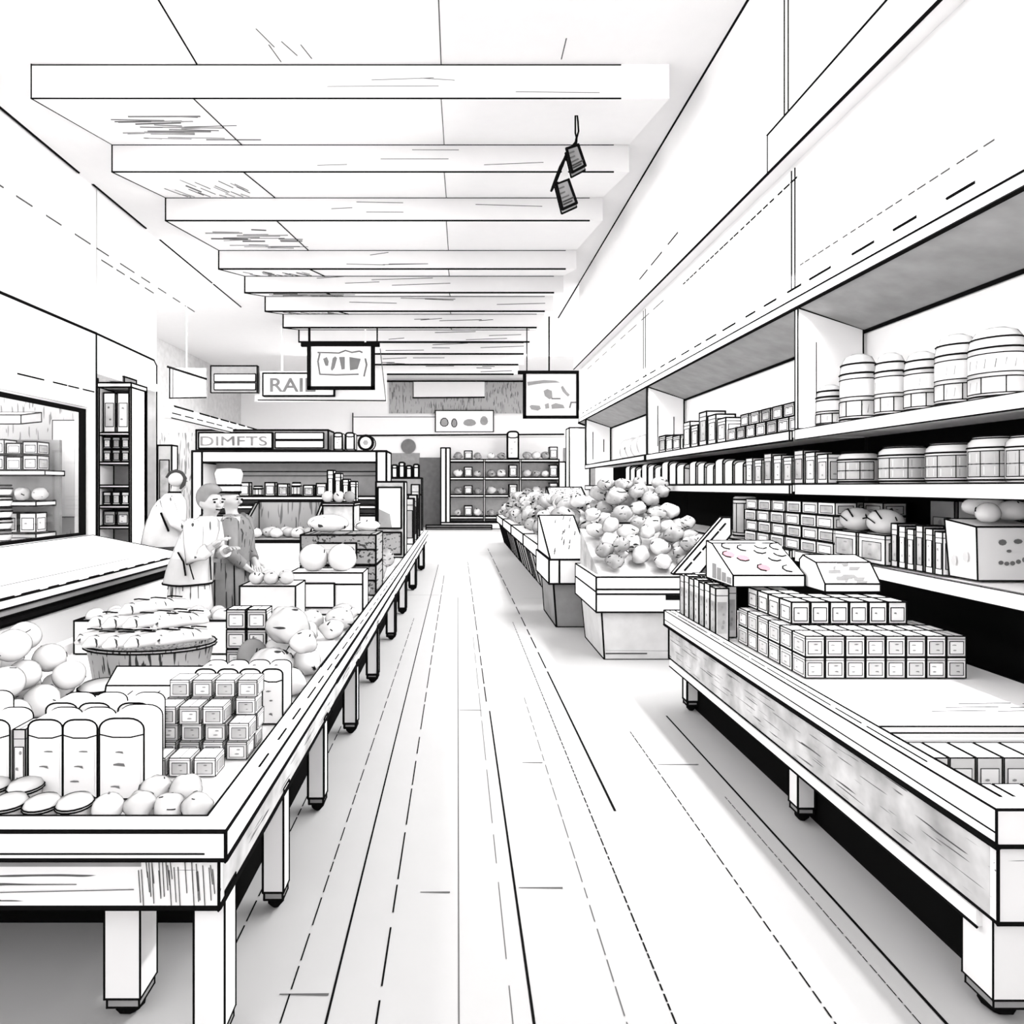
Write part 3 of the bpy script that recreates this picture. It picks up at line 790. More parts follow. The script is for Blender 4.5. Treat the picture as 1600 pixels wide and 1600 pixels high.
# dark melon and white cabbages
o = lump('melon', .082, 3.5, 3, 'grey_round', sq=1.25, lumpy=.03, arcs=2, stem=True); o.location = (-1.10, 3.43, T); tag(o, 'grey oval melon standing left of the white cabbages', 'melon')
for i, (x, y, z, r, lb_) in enumerate(((-.95, 3.26, 0, .112, 'front left'), (-.81, 3.12, 0, .075, 'front right'), (-.955, 3.52, 0, .112, 'back left'), (-.815, 3.45, 0, .08, 'back right'), (-.90, 3.40, .185, .112, 'large one on top'), (-.80, 3.33, .15, .07, 'small one on top'), (-.95, 3.60, .175, .09, 'highest one at the rear'), (-.95, 3.80, 0, .10, 'last one at the rear'))):
    o = lump('cabbage', r, 3.4, 70 + i, ('leafy_pale', 'white_round')[i % 2], sq=.88, lumpy=.18, arcs=4); o.location = (x, y, T + z)
    tag(o, 'white cabbage in the heap beside the aisle rim, %s' % lb_, 'cabbage', 'white cabbages')
# crate with rounded loaves behind the cabbages
t = tag(empty('vegetable_crate', (-1.36, 4.72, T)), 'pale square crate of turnips at the corner by the shoppers', 'crate')
m = MB(W(4.7)); m.box(-.2, -.14, 0, .2, .14, .30, 'pale_flat'); m.line((-.2, -.141, .1), (.2, -.141, .1), W(4.7, .6), 'ink_soft'); m.build('crate_body', t)
for i, (dx, dy) in enumerate(((-.11, -.04), (.0, -.05), (.11, -.04), (-.05, .06), (.08, .06))):
    o = lump('turnip', .055, 4.7, 90 + i, 'pale', sq=.85, lumpy=.05, arcs=2); o.location = (-1.36 + dx, 4.72 + dy, T + .302)
    tag(o, 'pale turnip on the square crate by the shoppers, %s' % ('front left', 'front middle', 'front right', 'back left', 'back right')[i], 'turnip', 'turnips on the crate')
# carton with price card and two melons
t = tag(empty('produce_box', (-1.03, 5.2, T)), 'white produce box with blank price card carrying two big melons', 'box')
m = MB(W(5.1)); m.box(-.30, -.14, 0, .28, .14, .33, 'white'); m.line((-.30, -.142, .24), (.28, -.142, .24)); m.build('box_body', t)
m = MB(W(5.1)); m.box(-.25, -.165, .06, .06, -.155, .25, 'white'); m.build('price_card', t)
for i, x in enumerate((-1.17, -.94)):
    o = lump('melon', .118, 5.1, 100 + i, 'white_round', sq=.95, lumpy=.04, arcs=2, stem=True); o.location = (x, 5.2, T + .332)
    tag(o, 'big round white melon on the produce box, %s of the pair' % ('left', 'right')[i], 'melon', 'melons on the produce box')
for i, (x, y, r) in enumerate(((-.84, 4.55, .10), (-.85, 4.78, .09), (-1.05, 4.6, .085), (-.84, 4.28, .08), (-1.0, 4.2, .085))):
    o = lump('lettuce', r, 4.6, 110 + i, 'leafy_pale', sq=.8, lumpy=.2, arcs=3); o.location = (x, y, T)
    tag(o, 'loose white lettuce head between the cabbages and the melon box, %s' % ('beside the rim', 'nearest the melon box', 'beside the turnip crate', 'nearest along the rim', 'nearest the cabbages')[i], 'lettuce', 'loose lettuces')
# stacked crates with bread
for i in range(2):
    t = tag(empty('bread_crate', (-1.10, 6.2, T + i * .287)), 'grey slatted crate behind the melon box, %s of two stacked' % ('lower', 'upper')[i], 'crate', 'stacked slatted crates')
    m = MB(W(6.2)); m.box(-.36, -.25, 0, .34, .25, .275, 'grain_grey'); m.line((-.36, -.252, .14), (.34, -.252, .14)); m.build('crate_body', t)
    m = MB(W(6.2)); m.box(-.2, -.26, .06, .16, -.252, .2, 'pale_flat'); m.build('slat_board', t)
for i, (dx, dy, r) in enumerate(((-.14, -.08, .13), (.22, .02, .085), (-.16, .15, .075))):
    m = MB(W(6.2)); m.ball((0, 0, r * .62), r * 1.5, r * .8, r * .68, 'crust', lump=.06, seed=i, arcs=3); o = m.build('bread_loaf', None, (-1.10 + dx, 6.2 + dy, T + .58), .2 - .2 * i)
    tag(o, 'rounded bread loaf on the stacked slatted crates, %s' % ('large front one', 'right one', 'rear one')[i], 'loaf', 'bread on the slatted crates')
for i, (x, y, r, mt) in enumerate(((-.86, 5.56, .085, 'leafy'), (-.88, 5.76, .085, 'leafy'), (-1.12, 5.68, .09, 'leafy_pale'), (-1.36, 5.7, .09, 'leafy'), (-.86, 6.62, .09, 'leafy'), (-.88, 6.86, .1, 'leafy'), (-1.13, 6.75, .1, 'leafy'), (-1.38, 6.9, .1, 'leafy_pale'), (-.9, 7.16, .11, 'leafy'), (-1.18, 7.1, .11, 'leafy'))):
    o = lump('leafy_vegetable', r, 6.5, 130 + i, mt, sq=.9, lumpy=.2, arcs=3); o.location = (x, y, T)
    tag(o, 'leafy grey vegetable head around the slatted crates on the left table', 'vegetable', 'leafy heads by the slatted crates')
# dark bin chest behind
t = tag(empty('chest_display', (-2.33, 8.5, 0)), 'open dark chest display with white front behind the shoppers', 'display case')
m = MB(W(8.3)); m.box(-.5, -.5, 0, .5, .5, .95, 'white'); m.build('chest_body', t)
m = MB(W(8.3)); m.prism([(-.48, .96), (.48, .96), (.48, 1.42), (.38, 1.42)], 'x', -.48, -.44, 'grey'); m.prism([(-.48, .96), (.48, .96), (.48, 1.42), (.38, 1.42)], 'x', .44, .48, 'pale_flat')
m.box(-.44, .42, .96, .44, .48, 1.44, 'hatched'); m.box(-.44, -.46, .952, .44, .42, .97, 'grey'); m.build('chest_hood', t)
for i in range(6):
    o = lump('root_vegetable', .085, 8.3, 150 + i, ('white_round', 'pale')[i % 2], sq=.8, lumpy=.1, arcs=1); o.location = (-2.66 + .19 * i * .72, 8.42 + .12 * (i % 2), .975)
    tag(o, 'rounded vegetable inside the open dark chest, %s from the left' % ORD[i], 'vegetable', 'vegetables in the chest')
for i in range(4):
    o = lump('bread_roll', .085, 8.3, 160 + i, 'white_round', sq=.8, lumpy=.08, arcs=1); o.location = (-2.52 + .19 * i, 8.72, .975)
    tag(o, 'white bread roll at the back of the open dark chest, %s from the left' % ORD[i], 'bread roll', 'rolls in the chest')
# tall stand with packets
t = tag(empty('packet_stand', (-1.56, 8.6, 0)), 'tall grey stand with upright packets on top beside the dark chest', 'stand')
m = MB(W(8.5)); m.box(-.2, -.25, 0, .2, .25, 1.40, 'pale_mottled'); m.line((-.22, -.252, .9), (.22, -.252, .9)); m.build('stand_body', t)
m = MB(W(8.5)); m.box(-.21, -.26, 1.40, .21, .26, 1.43, 'white'); m.build('stand_top', t)
for i, (dx, dy, h, w_) in enumerate(((-.155, .1, .42, .08), (-.055, .1, .38, .08), (.05, .1, .30, .08), (.15, .1, .27, .08))):
    o = carton('packet', w_, .14, h, 8.5, i, 'white', dashes=2, k=.9); o.location = (-1.56 + dx, 8.6 + dy, 1.445); o.rotation_euler = (0, 0, .0)
    tag(o, 'upright white packet on the tall stand, %s from the left' % ORD[i], 'packet', 'packets on the stand')
for i, (dx, mt) in enumerate(((-.15, 'pale'), (.0, 'pale'), (.14, 'grey_round'))):
    o = lump('bagged_roll', .075, 8.4, 170 + i, mt, sq=1.0, lumpy=.05, arcs=2); o.location = (-1.56 + dx, 8.42, 1.445)
    tag(o, 'round pale roll at the front of the tall stand, %s' % ('left', 'middle', 'right')[i], 'bread roll', 'rolls on the stand')
# white carton display at the rim
t = tag(empty('carton_display', (-.93, 9.3, T)), 'tall open carton with white panel standing on the far part of the left table', 'carton')
m = MB(W(9.3)); m.box(-.23, -.2, 0, .17, .2, 1.08, 'pale_mottled', w=W(9.3, 1.1)); m.build('carton_body', t)
m = MB(W(9.3)); m.box(-.2, -.22, .42, .13, -.205, 1.0, 'white'); m.quad((-.2, -.221, .42), (0, -.221, .42), (-.03, -.221, .62), (-.2, -.221, .70), 'grey'); m.build('front_panel', t)
m = MB(W(9.3)); m.box(-.2, -.22, .05, .13, -.205, .36, 'grain_grey'); m.build('lower_panel', t)
o = lump('leafy_vegetable', .13, 8.2, 181, 'leafy', sq=.9, lumpy=.2); o.location = (-.92, 8.1, T); tag(o, 'grey leafy head in front of the tall open carton', 'vegetable')
for i, (x, y, h) in enumerate(((-.97, 10.6, .75), (-.85, 11.3, .8), (-1.09, 11.75, .95), (-.85, 12.2, .85), (-1.09, 12.6, 1.1), (-.86, 13.1, 1.05))):
    o = carton('produce_carton', .16, .2, h, 11.5, i, ('white', 'pale_mottled')[i % 2], dashes=3, k=.9, lab=('white', 'grey')[i % 2]); o.location = (x, y, T)
    tag(o, 'upright carton at the far end of the left table, %s from the viewer' % ORD[i], 'carton', 'upright cartons at the far end')
# ================================================================ GOODS ON THE RIGHT TABLE
T = TT + .006
sx0 = 1.835; nb = 8; pw = .107
pkA = carton('jar_pack', .100, .128, .109, 3.5, 3, 'pale_flat', side=-1, dashes=2, k=.75, lab='white')
pkB = carton('jar_pack', .100, .128, .109, 3.5, 6, 'white', side=-1, dashes=2, k=.75, lab='pale_flat')
n = 0
for layer in range(2):
    for row in range(6):
        for c in range(nb):
            if layer == 0 and row > 0 and c > 0: continue
            if layer == 1 and row > 2 and c > 0: continue
            o = (pkA if n == 0 else pkB if n == 1 else dup((pkA, pkB)[(c + row + layer) % 2], (0, 0, 0))); n += 1
            o.location = (sx0 + pw * (c + .5), 3.38 + .135 * (row + .5), T + layer * .113)
            ww = 'bottom' if layer == 0 else 'second'
            tag(o, 'jar pack in the %s layer of the big stack, row %d, %s from the aisle' % (ww, row + 1, ORD[c]), 'pack', 'jar packs in the big stack')
pkC = carton('tub_pack', .104, .132, .125, 3.8, 8, 'white', side=-1, dashes=1, k=1.0, lab='white', lid=False)
n = 0
for row in range(4):
    for c in range(6):
        if row > 1 and c > 1: continue
        o = pkC if n == 0 else dup(pkC, (0, 0, 0)); n += 1
        o.location = (1.91 + .111 * (c + .5), 3.665 + .138 * (row + .5), T + .226)
        tag(o, 'white tub pack topping the big stack, row %d, %s from the aisle' % (row + 1, ORD[c]), 'pack', 'tub packs on top of the stack')
# tall cartons along the rim
tc = carton('tall_carton', .086, .086, .345, 4.6, 5, 'pale_flat', side=-1, dashes=4, k=.8, lab='pale_mottled', framed=False); tc2 = carton('tall_carton', .086, .086, .355, 4.6, 9, 'white', side=-1, dashes=4, k=.8, lab='pale_flat', framed=False)
n = 0
for col in range(2):
    for row in range(7):
        if col and 0 < row < 6 and False: continue
        if col and row < 1: continue
        o = (tc if n == 0 else tc2 if n == 1 else dup((tc, tc2)[(row + col) % 2], (0, 0, 0))); n += 1
        o.location = (1.735 + .0955 * col - .0 , 4.24 + .097 * row, T)
        if col == 1 and row == 1: o.location.y = 4.337
        tag(o, 'tall pale carton past the big stack, %s row, %s from the front' % (('rim-side', 'inner')[col], ORD[row if not col else row - 1]), 'carton', 'tall cartons beyond the stack')
# spotted cake box and wrapped cake
t = tag(empty('cake_box', (2.06, 4.33, T + .368)), 'spotted cake box with pink and grey dots lying on the tall cartons', 'box')
m = MB(W(4.3)); m.prism([(-.22, 0), (.22, 0), (.22, .26), (.12, .25), (-.22, .075)], 'x', -.29, .17, 'white')
for k in range(4): m.box(-.294, -.19 + .08 * k, .015, -.29, -.13 + .08 * k, .055 + .02 * k, 'grey', ink=False)
m.build('box_body', t)
m = MB(W(4.3, .7)); r = random.Random(4)
def topz(y): return .075 + (y + .22) / .34 * .175 if y < .12 else .25 + (y - .12) * .1
m.add([(-.285, -.215, .079), (.165, -.215, .079), (.165, .115, .249), (-.285, .115, .249)], [(0, 1, 2, 3)], 'white')
for k, (x, y, mt) in enumerate(((-.23, -.17, 'pale_flat'), (-.06, -.15, 'pink'), (-.15, -.05, 'pink'), (-.23, -.01, 'pink'), (.06, -.05, 'grey'), (.10, -.16, 'grey'), (0, .03, 'grey'), (-.1, .06, 'grey'), (.12, .0, 'grey'), (.13, .075, 'pale_flat'), (.03, .085, 'pale_flat'), (-.2, .08, 'grey'))):
    a, b = .042, .034
    pts = [(x + a * math.cos(q * PI / 4), y + b * math.sin(q * PI / 4)) for q in range(8)]
    pts = [(p, q, topz(q) + .006) for p, q in pts]
    m.add(pts, [tuple(range(8))], mt)
    if k: m.path(pts[2:7] if k % 2 else pts[4:], W(4.3, .7))
m.build('dotted_lid', t)
t = tag(empty('wrapped_cake', (2.415, 4.06, T + .368)), 'pale wrapped cake box standing behind the stack beside the spotted box', 'box')
m = MB(W(4.1)); m.prism([(-.15, 0), (.14, 0), (.14, .17), (.10, .20), (-.05, .17), (-.15, .05)], 'x', -.17, .17, 'white'); m.build('box_body', t)
m = MB(W(4.1, .6))
for k in range(16):
    a = r.uniform(-.14, .05); z = r.uniform(.05, .15); y = -.15 + (z - .05) / .12 * .10 - .004
    m.quad((a, y, z), (a + r.uniform(.04, .1), y, z), (a + .08, y + .012, z + .018), (a + .01, y + .012, z + .018), r.choice(['grey', 'pale_flat', 'grey']))
m.build('printed_top', t)
# packages in the well at the near end
wb = carton('flat_pack', .098, .15, .16, 2.5, 3, 'pale_flat', side=-1, dashes=1, k=.8, lab='white', lid=False)
n = 0
for c in range(12):
    o = wb if n == 0 else dup(wb, (0, 0, 0)); n += 1; o.location = (1.765 + .106 * c, 2.58, .427)
    tag(o, 'pale flat pack at the back of the sunken tray, %s from the aisle' % ORD[c], 'pack', 'back packs in the sunken tray')
wc = carton('flat_pack', .098, .15, .10, 2.3, 6, 'white', side=-1, dashes=1, k=.8, lab='white', lid=False)
for c in range(12):
    o = wc if c == 0 else dup(wc, (0, 0, 0)); o.location = (1.75 + .106 * c, 2.34, .427)
    tag(o, 'white flat pack at the front of the sunken tray, %s from the aisle' % ORD[c], 'pack', 'front packs in the sunken tray')
wd = carton('flat_pack', .098, .15, .10, 2.2, 7, 'white', side=-1, dashes=1, k=.8, lab='pale_flat', lid=False)
for c in range(4):
    o = wd if c == 0 else dup(wd, (0, 0, 0)); o.location = (1.75 + .106 * c, 2.13, .427)
    tag(o, 'pale flat pack nearest the viewer in the sunken tray, %s from the aisle' % ORD[c], 'pack', 'nearest packs in the sunken tray')

# ================================================================ GOODS ON THE WALL SHELVES
S1, S2, S3 = SH[0] + .011, SH[1] + .011, SH[2] + .011
xs = 2.77
for i, (px, r_, h) in enumerate(((1557, .118, .37), (1494, .098, .40), (1440, .088, .36), (1391, .086, .41), (1341, .112, .47), (1297, .092, .31))):
    Y = 2770 / (px - 715)
    o = bagged('storage_jar', r_, h, Y, i + 1, k=1.1); o.location = (xs, Y, S1)
    tag(o, 'tall round-shouldered printed jar on the top shelf, %s from the right' % ORD[i], 'jar', 'tall jars on the top shelf')
for i, px in enumerate((1612, 1552, 1486, 1413, 1341)):
    Y = 2760 / (px - 715)
    o = jar('wide_jar', (.10, .108, .12, .138, .125)[i], (.225, .235, .22, .225, .215)[i], Y, i + 3, k=1.0); o.location = (2.76, Y, S2)
    tag(o, 'wide lidded jar with grid label on the second shelf, %s from the right' % ORD[i], 'jar', 'wide jars on the second shelf')
# packets past the jars on the second shelf
kinds = {}
def row(name, pxs, z, x, w, h, seed, label, cat, group, kind='carton', d=None, base='white', lab='pale_flat', jitter=.1, k=.9):
    r = random.Random(seed); src = {}
    for i, px in enumerate(pxs):
        Y = (x * 1000) / (px - 715); dd = d or w
        v = i % 3; hh = h * (1 + jitter * (v - 1))
        if v not in src:
            o = src[v] = (carton(name, w, dd, hh, Y, seed + v, (base, 'white', 'pale_flat')[v], side=-1, dashes=2, k=k, lab=(lab, 'white', 'pale_mottled')[v]) if kind == 'carton' else pouch(name, w, dd, hh, Y, seed + v, k=k))
        else: o = dup(src[v], (0, 0, 0))
        o.location = (x + w / 2 + .01, Y, z)
        tag(o, label % ORD[i], cat, group)
row('packet', (1283, 1264, 1246, 1229, 1213, 1198, 1183, 1169), S2, 2.64, .13, .235, 21, 'upright packet beyond the wide jars on the second shelf, %s from the right', 'packet', 'packets on the second shelf', d=.13)
row('tin', (1153, 1137, 1122, 1108, 1094, 1081), S2, 2.64, .16, .235, 31, 'round-shouldered white tin on the second shelf, %s past the packets', 'tin', 'tins on the second shelf', kind='pouch', d=.18)
row('tin', (1062, 1050, 1038, 1027, 1016, 1006, 997, 988, 980), S2, 2.64, .2, .27, 41, 'large white tin at the far end of the second shelf, %s from the right', 'tin', 'far tins on the second shelf', kind='pouch', d=.24)
# far part of the top shelf: small boxes in two tiers
row('small_carton', (1240, 1222, 1204, 1187, 1171, 1156, 1142), S1, 2.64, .2, .115, 51, 'small lower-tier box on the top shelf past the divider, %s from the right', 'box', 'lower boxes on the top shelf', d=.17, jitter=0)
row('small_carton', (1231, 1213, 1195, 1178, 1162), S1 + .122, 2.66, .2, .105, 55, 'small upper-tier box on the top shelf past the divider, %s from the right', 'box', 'upper boxes on the top shelf', d=.16, jitter=0)
row('upright_carton', (1126, 1111, 1097, 1084, 1072), S1, 2.64, .2, .30, 61, 'upright box on the middle of the top shelf, %s from the right', 'box', 'upright boxes on the top shelf', d=.2, jitter=.2)
row('upright_carton', (1056, 1045, 1034), S1, 2.64, .2, .19, 65, 'low box ending the middle bay of the top shelf, %s from the right', 'box', 'low boxes on the top shelf', d=.26)
for i, px in enumerate((1000, 990, 980, 972)):
    Y = 2740 / (px - 715); o = lump('flour_sack', .15, Y, 190 + i, 'pale', sq=1.2, lumpy=.1); o.location = (2.85, Y, S1)
    tag(o, 'grey sack on the farthest bay of the top shelf, %s from the right' % ORD[i], 'sack', 'sacks on the top shelf')
# third shelf: stacked little boxes, loaves, thin packets, bag
n = 0
sA = carton('stacked_box', .15, .21, .088, 4.8, 2, 'pale_flat', side=-1, dashes=1, k=.75, lab='white', lid=False); sB = carton('stacked_box', .15, .21, .088, 4.8, 5, 'white', side=-1, dashes=1, k=.75, lab='pale_mottled', lid=False)
for col, px in enumerate((1292, 1266, 1241, 1217, 1195, 1175)):
    Y = 2640 / (px - 715)
    for tier in range(4):
        o = sA if n == 0 else sB if n == 1 else dup((sA, sB)[(col + tier) % 2], (0, 0, 0)); n += 1
        o.location = (2.70 + .012 * (tier % 2), Y, S3 + .0955 * tier)
        tag(o, 'little box stacked on the third shelf, %s stack from the right, %s tier' % (ORD[col], ORD[tier]), 'box', 'stacked boxes on the third shelf')
nx = carton('stacked_box', .16, .21, .088, 4.4, 2, 'pale_flat', side=-1, dashes=1, k=.75, lab='white', lid=False)
for col, px in enumerate((1420, 1398, 1371, 1330)):
    Y = 2950 / (px - 715)
    for tier in range(4):
        if col < 2: continue
        o = nx if (col == 2 and tier == 0) else dup(nx, (0, 0, 0))
        o.location = (3.0, Y, S3 + .0955 * tier)
        tag(o, 'little box behind the loaves on the third shelf, %s stack, %s tier' % (('', '', 'right', 'left')[col], ORD[tier]), 'box', 'back boxes on the third shelf')
for i, px in enumerate((1368, 1325)):
    Y = 2660 / (px - 715)
    o = carton('bakery_box', .17, .26, .185, Y, 4 + i, 'white', side=-1, dashes=2, k=.9, lab='pale_mottled'); o.location = (2.72, Y, S3)
    tag(o, 'white bakery box carrying a pointed loaf on the third shelf, %s of two' % ('right', 'left')[i], 'box', 'bakery boxes')
    m = MB(W(Y, 1.0)); m.ball((0, 0, .075), .10, .125, .08, 'pale', lump=.05, seed=i); m.path([(-.09, -.1, .10), (-.06, 0, .145), (-.03, .1, .12)], W(Y)); m.path([(-.105, -.06, .07), (-.1, .02, .10), (-.07, .11, .09)], W(Y, .8)); m.path([(-.02, -.14, .09), (.03, -.02, .158), (.05, .1, .12)], W(Y, .8))
    o = m.build('pointed_loaf', None, (2.72, Y, S3 + .19)); tag(o, 'pointed loaf with curved slashes on a bakery box, %s of two' % ('right', 'left')[i], 'loaf', 'pointed loaves')
row('thin_packet', (1464, 1449, 1434, 1420, 1407, 1395), S3, 2.65, .12, .25, 71, 'thin upright packet on the third shelf beside the white bag, %s from the right', 'packet', 'thin packets on the third shelf', kind='carton', d=.055, jitter=.05)
bb = carton('back_box', .11, .2, .40, 3.8, 3, 'grey', side=-1, dashes=3, k=.8, lab='pale_mottled', lid=False)
for i, (x, Y) in enumerate(((3.075, 3.30), (3.075, 3.53), (3.075, 3.76), (3.075, 3.99))):
    o = bb if i == 0 else dup(bb, (0, 0, 0)); o.location = (x, Y, S3)
    tag(o, 'grey box on the third shelf behind the white bag, %s from the right' % ORD[i], 'box', 'grey boxes behind the bag')
# big white bag with loaves
t = tag(empty('bread_bag', (2.84, 3.40, S3)), 'big white paper bag with grey marks on the third shelf', 'bag')
m = MB(W(3.3, 1.1))
A = [(-.15, -.09), (.16, -.09), (.16, .10), (-.15, .10)]; B_ = [(-.165, -.10), (.18, -.10), (.18, .115), (-.165, .115)]
va = [(x, y, 0) for x, y in A] + [(x, y, .28 + (.03 if y > 0 else 0)) for x, y in B_]
m.add(va, [(0, 3, 2, 1), (0, 1, 5, 4), (1, 2, 6, 5), (2, 3, 7, 6), (3, 0, 4, 7)], 'white'); m.add([va[4], va[5], va[6], va[7]], [(0, 1, 2, 3)], 'pale_flat')
m.path(va[:4], close=True); m.path(va[4:], close=True)
for k in range(4): m.line(va[k], va[k + 4])
m.build('bag_body', t)
for x, z, a, b in ((-.03, .20, .022, .016), (.05, .205, .024, .013), (.005, .155, .014, .008), (-.035, .095, .014, .011), (-.005, .09, .014, .011), (.025, .092, .014, .012), (.055, .10, .014, .012), (.085, .11, .012, .014)):
    y = -.09 - .01 * z / .28 - .003
    m = MB(W(3.3)); m.add([(x + a * math.cos(q * PI / 4), y, z + b * math.sin(q * PI / 4)) for q in range(8)], [tuple(range(8))], 'mid_grey'); m.build('printed_mark', t)
for y, z in ((-.03, .12), (.05, .09)):
    m = MB(W(3.3)); m.add([(-.166, y + .02 * math.cos(-q * PI / 4), z + .03 * math.sin(q * PI / 4)) for q in range(8)], [tuple(range(8))], 'pale_flat'); m.build('printed_mark', t)
for i, (dx, dy, dz, rx, ry) in enumerate(((.0, .05, .33, .12, .07), (.09, -.02, .31, .09, .06), (-.06, -.045, .30, .06, .05))):
    m = MB(W(3.3)); m.ball((0, 0, .05), rx, ry, .055, 'white_round', lump=.04, seed=i, arcs=1); o = m.build('bread_roll', None, (2.84 + dx, 3.40 + dy, S3 + dz))
    tag(o, 'smooth roll poking out of the big white bag, %s' % ('rear one', 'right one', 'small front one')[i], 'bread roll', 'rolls in the white bag')
# white jar by the heap
Y = 6.15; o = jar('tall_jar', .105, .405, Y, 5, k=1.0, grid=False, dome=.1); o.location = (2.76, Y, S3); tag(o, 'plain white lidded jar on the third shelf beside the vegetable heap', 'jar')

# ================================================================ PRODUCE BINS ON THE RIGHT
t = tag(empty('produce_bin', (1.9, 6.55, 0)), 'large tapered white produce bin with broad rim behind the low right table', 'bin')
m = MB(W(6.2)); w = W(6.2)
lo4 = [(-.50, -.45, 0), (.60, -.45, 0), (.60, .45, 0), (-.50, .45, 0)]; hi4 = [(-.545, -.52, .5), (.62, -.52, .5), (.62, .48, .5), (-.545, .48, .5)]
v = lo4 + hi4
m.add(v, [(0, 3, 2, 1), (4, 5, 6, 7), (0, 1, 5, 4), (1, 2, 6, 5), (2, 3, 7, 6), (3, 0, 4, 7)], 'pale_flat')
m.path(lo4, close=True); m.path(hi4, w * 1.4, close=True)
for k in range(4): m.line(v[k], v[k + 4])
m.line((-.49, -.46, .06), (-.1, -.46, .06), w * .6); m.line((-.49, -.46, .09), (.1, -.46, .085), w * .4, 'ink_soft')
m.quad((-.3, -.483, .24), (.2, -.487, .32), (.6, -.49, .33), (.6, -.484, .26), 'grey')
m.build('bin_body', t)
m = MB(W(6.2)); m.box(-.60, -.55, .47, .64, .50, .80, 'white'); m.line((-.6, -.552, .64), (.6, -.552, .64)); m.line((-.6, -.552, .685), (.6, -.552, .685)); m.line((-.602, -.55, .66), (-.602, .5, .66))
m.box(.05, -.553, .585, .64, -.55, .63, 'black', ink=False)
m.build('bin_rim', t)
m = MB(W(6.2)); m.prism([(-.45, .80), (.50, .80), (.50, 1.18)], 'x', -.55, .62, 'pale_mottled', ink=False); m.build('sloped_bed', t)
m = MB(W(6.2)); m.prism([(.12, .83), (.36, .83), (.66, 1.20), (.66, 1.36), (.58, 1.36)], 'y', -.56, -.50, 'white'); m.dash((.22, -.563, .86), (.63, -.563, 1.33), w, seed=3, n=5, on=.8); m.build('side_board', t)
pts = pack((1.36, 2.50), (6.06, 7.02), lambda x, y: .83 + max(0, y - 6.1) * .40, lambda x, y: 1.08 + (y - 6.0) * .42, (.08, .115), 70, 3)
heap('leafy_vegetable', ['leafy', 'leafy_pale', 'white_mottled'], pts, 3, 'pale leafy vegetable on the sloped bed of the large tapered bin', 'vegetable', 'vegetables in the large bin', 6.3)
t = tag(empty('tiered_stand', (2.05, 7.55, 0)), 'upper tier stand heaped with vegetables behind the large tapered bin', 'stand')
m = MB(W(7.4)); m.box(-.46, -.38, 0, .48, .40, 1.14, 'grey'); m.build('stand_body', t)
m = MB(W(7.4)); m.box(-.49, -.42, 1.14, .50, -.36, 1.24, 'white'); m.dash((-.49, -.425, 1.19), (.5, -.425, 1.19), W(7.4), seed=2, n=9); m.build('front_rail', t)
pts = pack((1.58, 2.54), (7.20, 7.94), lambda x, y: 1.155, lambda x, y: 1.42 + .36 * min(1, (y - 7.15) / .4), (.085, .12), 80, 5)
heap('root_bunch', ['leafy', 'white_mottled', 'leafy'], pts, 5, 'mottled vegetable in the tall heap on the upper tier stand', 'vegetable', 'vegetables on the tier stand', 7.4)
# second bin with perforated slope
t = tag(empty('produce_bin', (1.28, 8.0, 0)), 'smaller bin with white perforated slope left of the tier stand', 'bin')
m = MB(W(8)); m.prism([(-.12, 0), (.26, 0), (.26, .55), (-.16, .55)], 'y', -.5, .55, 'grey'); m.build('bin_body', t)
m = MB(W(8)); m.box(-.22, -.58, .52, .27, .6, .80, 'white'); m.line((-.1, -.582, .52), (-.1, -.582, .8)); m.build('bin_rim', t)
m = MB(W(8)); m.prism([(-.55, .80), (.58, .80), (.58, 1.26), (.5, 1.26)], 'x', -.2, .26, 'white')
q = random.Random(2)
for k in range(14):
    u = q.uniform(-.15, .2); s_ = q.uniform(.08, .9); y = -.55 + 1.05 * s_; z = .80 + .46 * s_
    m.line((u, y - .004, z + .006), (u + .02, y + .07, z + .04), W(8, .7), 'ink_soft')
m.build('perforated_slope', t)
# long low stand running down the aisle
for i in range(4):
    y0 = 8.85 + i * 2.55
    t = tag(empty('produce_stand', (1.75, y0 + 1.25, 0)), 'long low produce stand with sloping panelled front, %s beyond the bins' % ORD[i], 'stand', 'long low stands')
    m = MB(W(y0 + .5)); m.prism([(-.36, 0), (.60, 0), (.60, .60), (-.52, .60)], 'y', -1.24, 1.24, 'pale_mottled')
    for k in range(5): m.line((-.37, -1.0 + .5 * k, .02), (-.525, -1.0 + .5 * k, .6), W(y0, .9))
    m.build('stand_body', t)
    m = MB(W(y0 + .5)); m.box(-.58, -1.25, .60, .62, 1.25, .80, 'white'); m.build('stand_rim', t)
    pts = pack((1.18, 2.36), (y0 + .02, y0 + 2.48), lambda x, y: .815, lambda x, y: 1.05 + .5 * min(1, (x - 1.18) / .5), (.125, .17), 72, 30 + i, (lambda x, y: x > 1.75 and 12.5 < y < 13.45) if i == 1 else None)
    heap('leafy_cabbage', ['leafy', 'leafy_pale', 'leafy'], pts, 20 + i, 'mottled leafy head heaped on the long low stand, %s beyond the bins' % ORD[i], 'vegetable', 'heads on the long stand, %s' % ORD[i], y0 + 1)
t = tag(empty('slanted_crate', (2.4, 13.0, .81)), 'slanted slatted crate on a dark post above the long stand heap', 'crate')
m = MB(W(13)); m.box(-.5, -.06, 0, -.42, .06, .5, 'dark'); m.box(.05, -.06, 0, .13, .06, .5, 'dark'); m.box(-.5, -.02, .44, .13, .02, .5, 'dark', ink=False); m.build('post', t)
m = MB(W(13)); m.prism([(-.3, .50), (.3, .50), (.3, .82), (.23, .82), (-.3, .60)], 'x', -.56, .16, 'grain_grey'); m.build('crate_body', t)
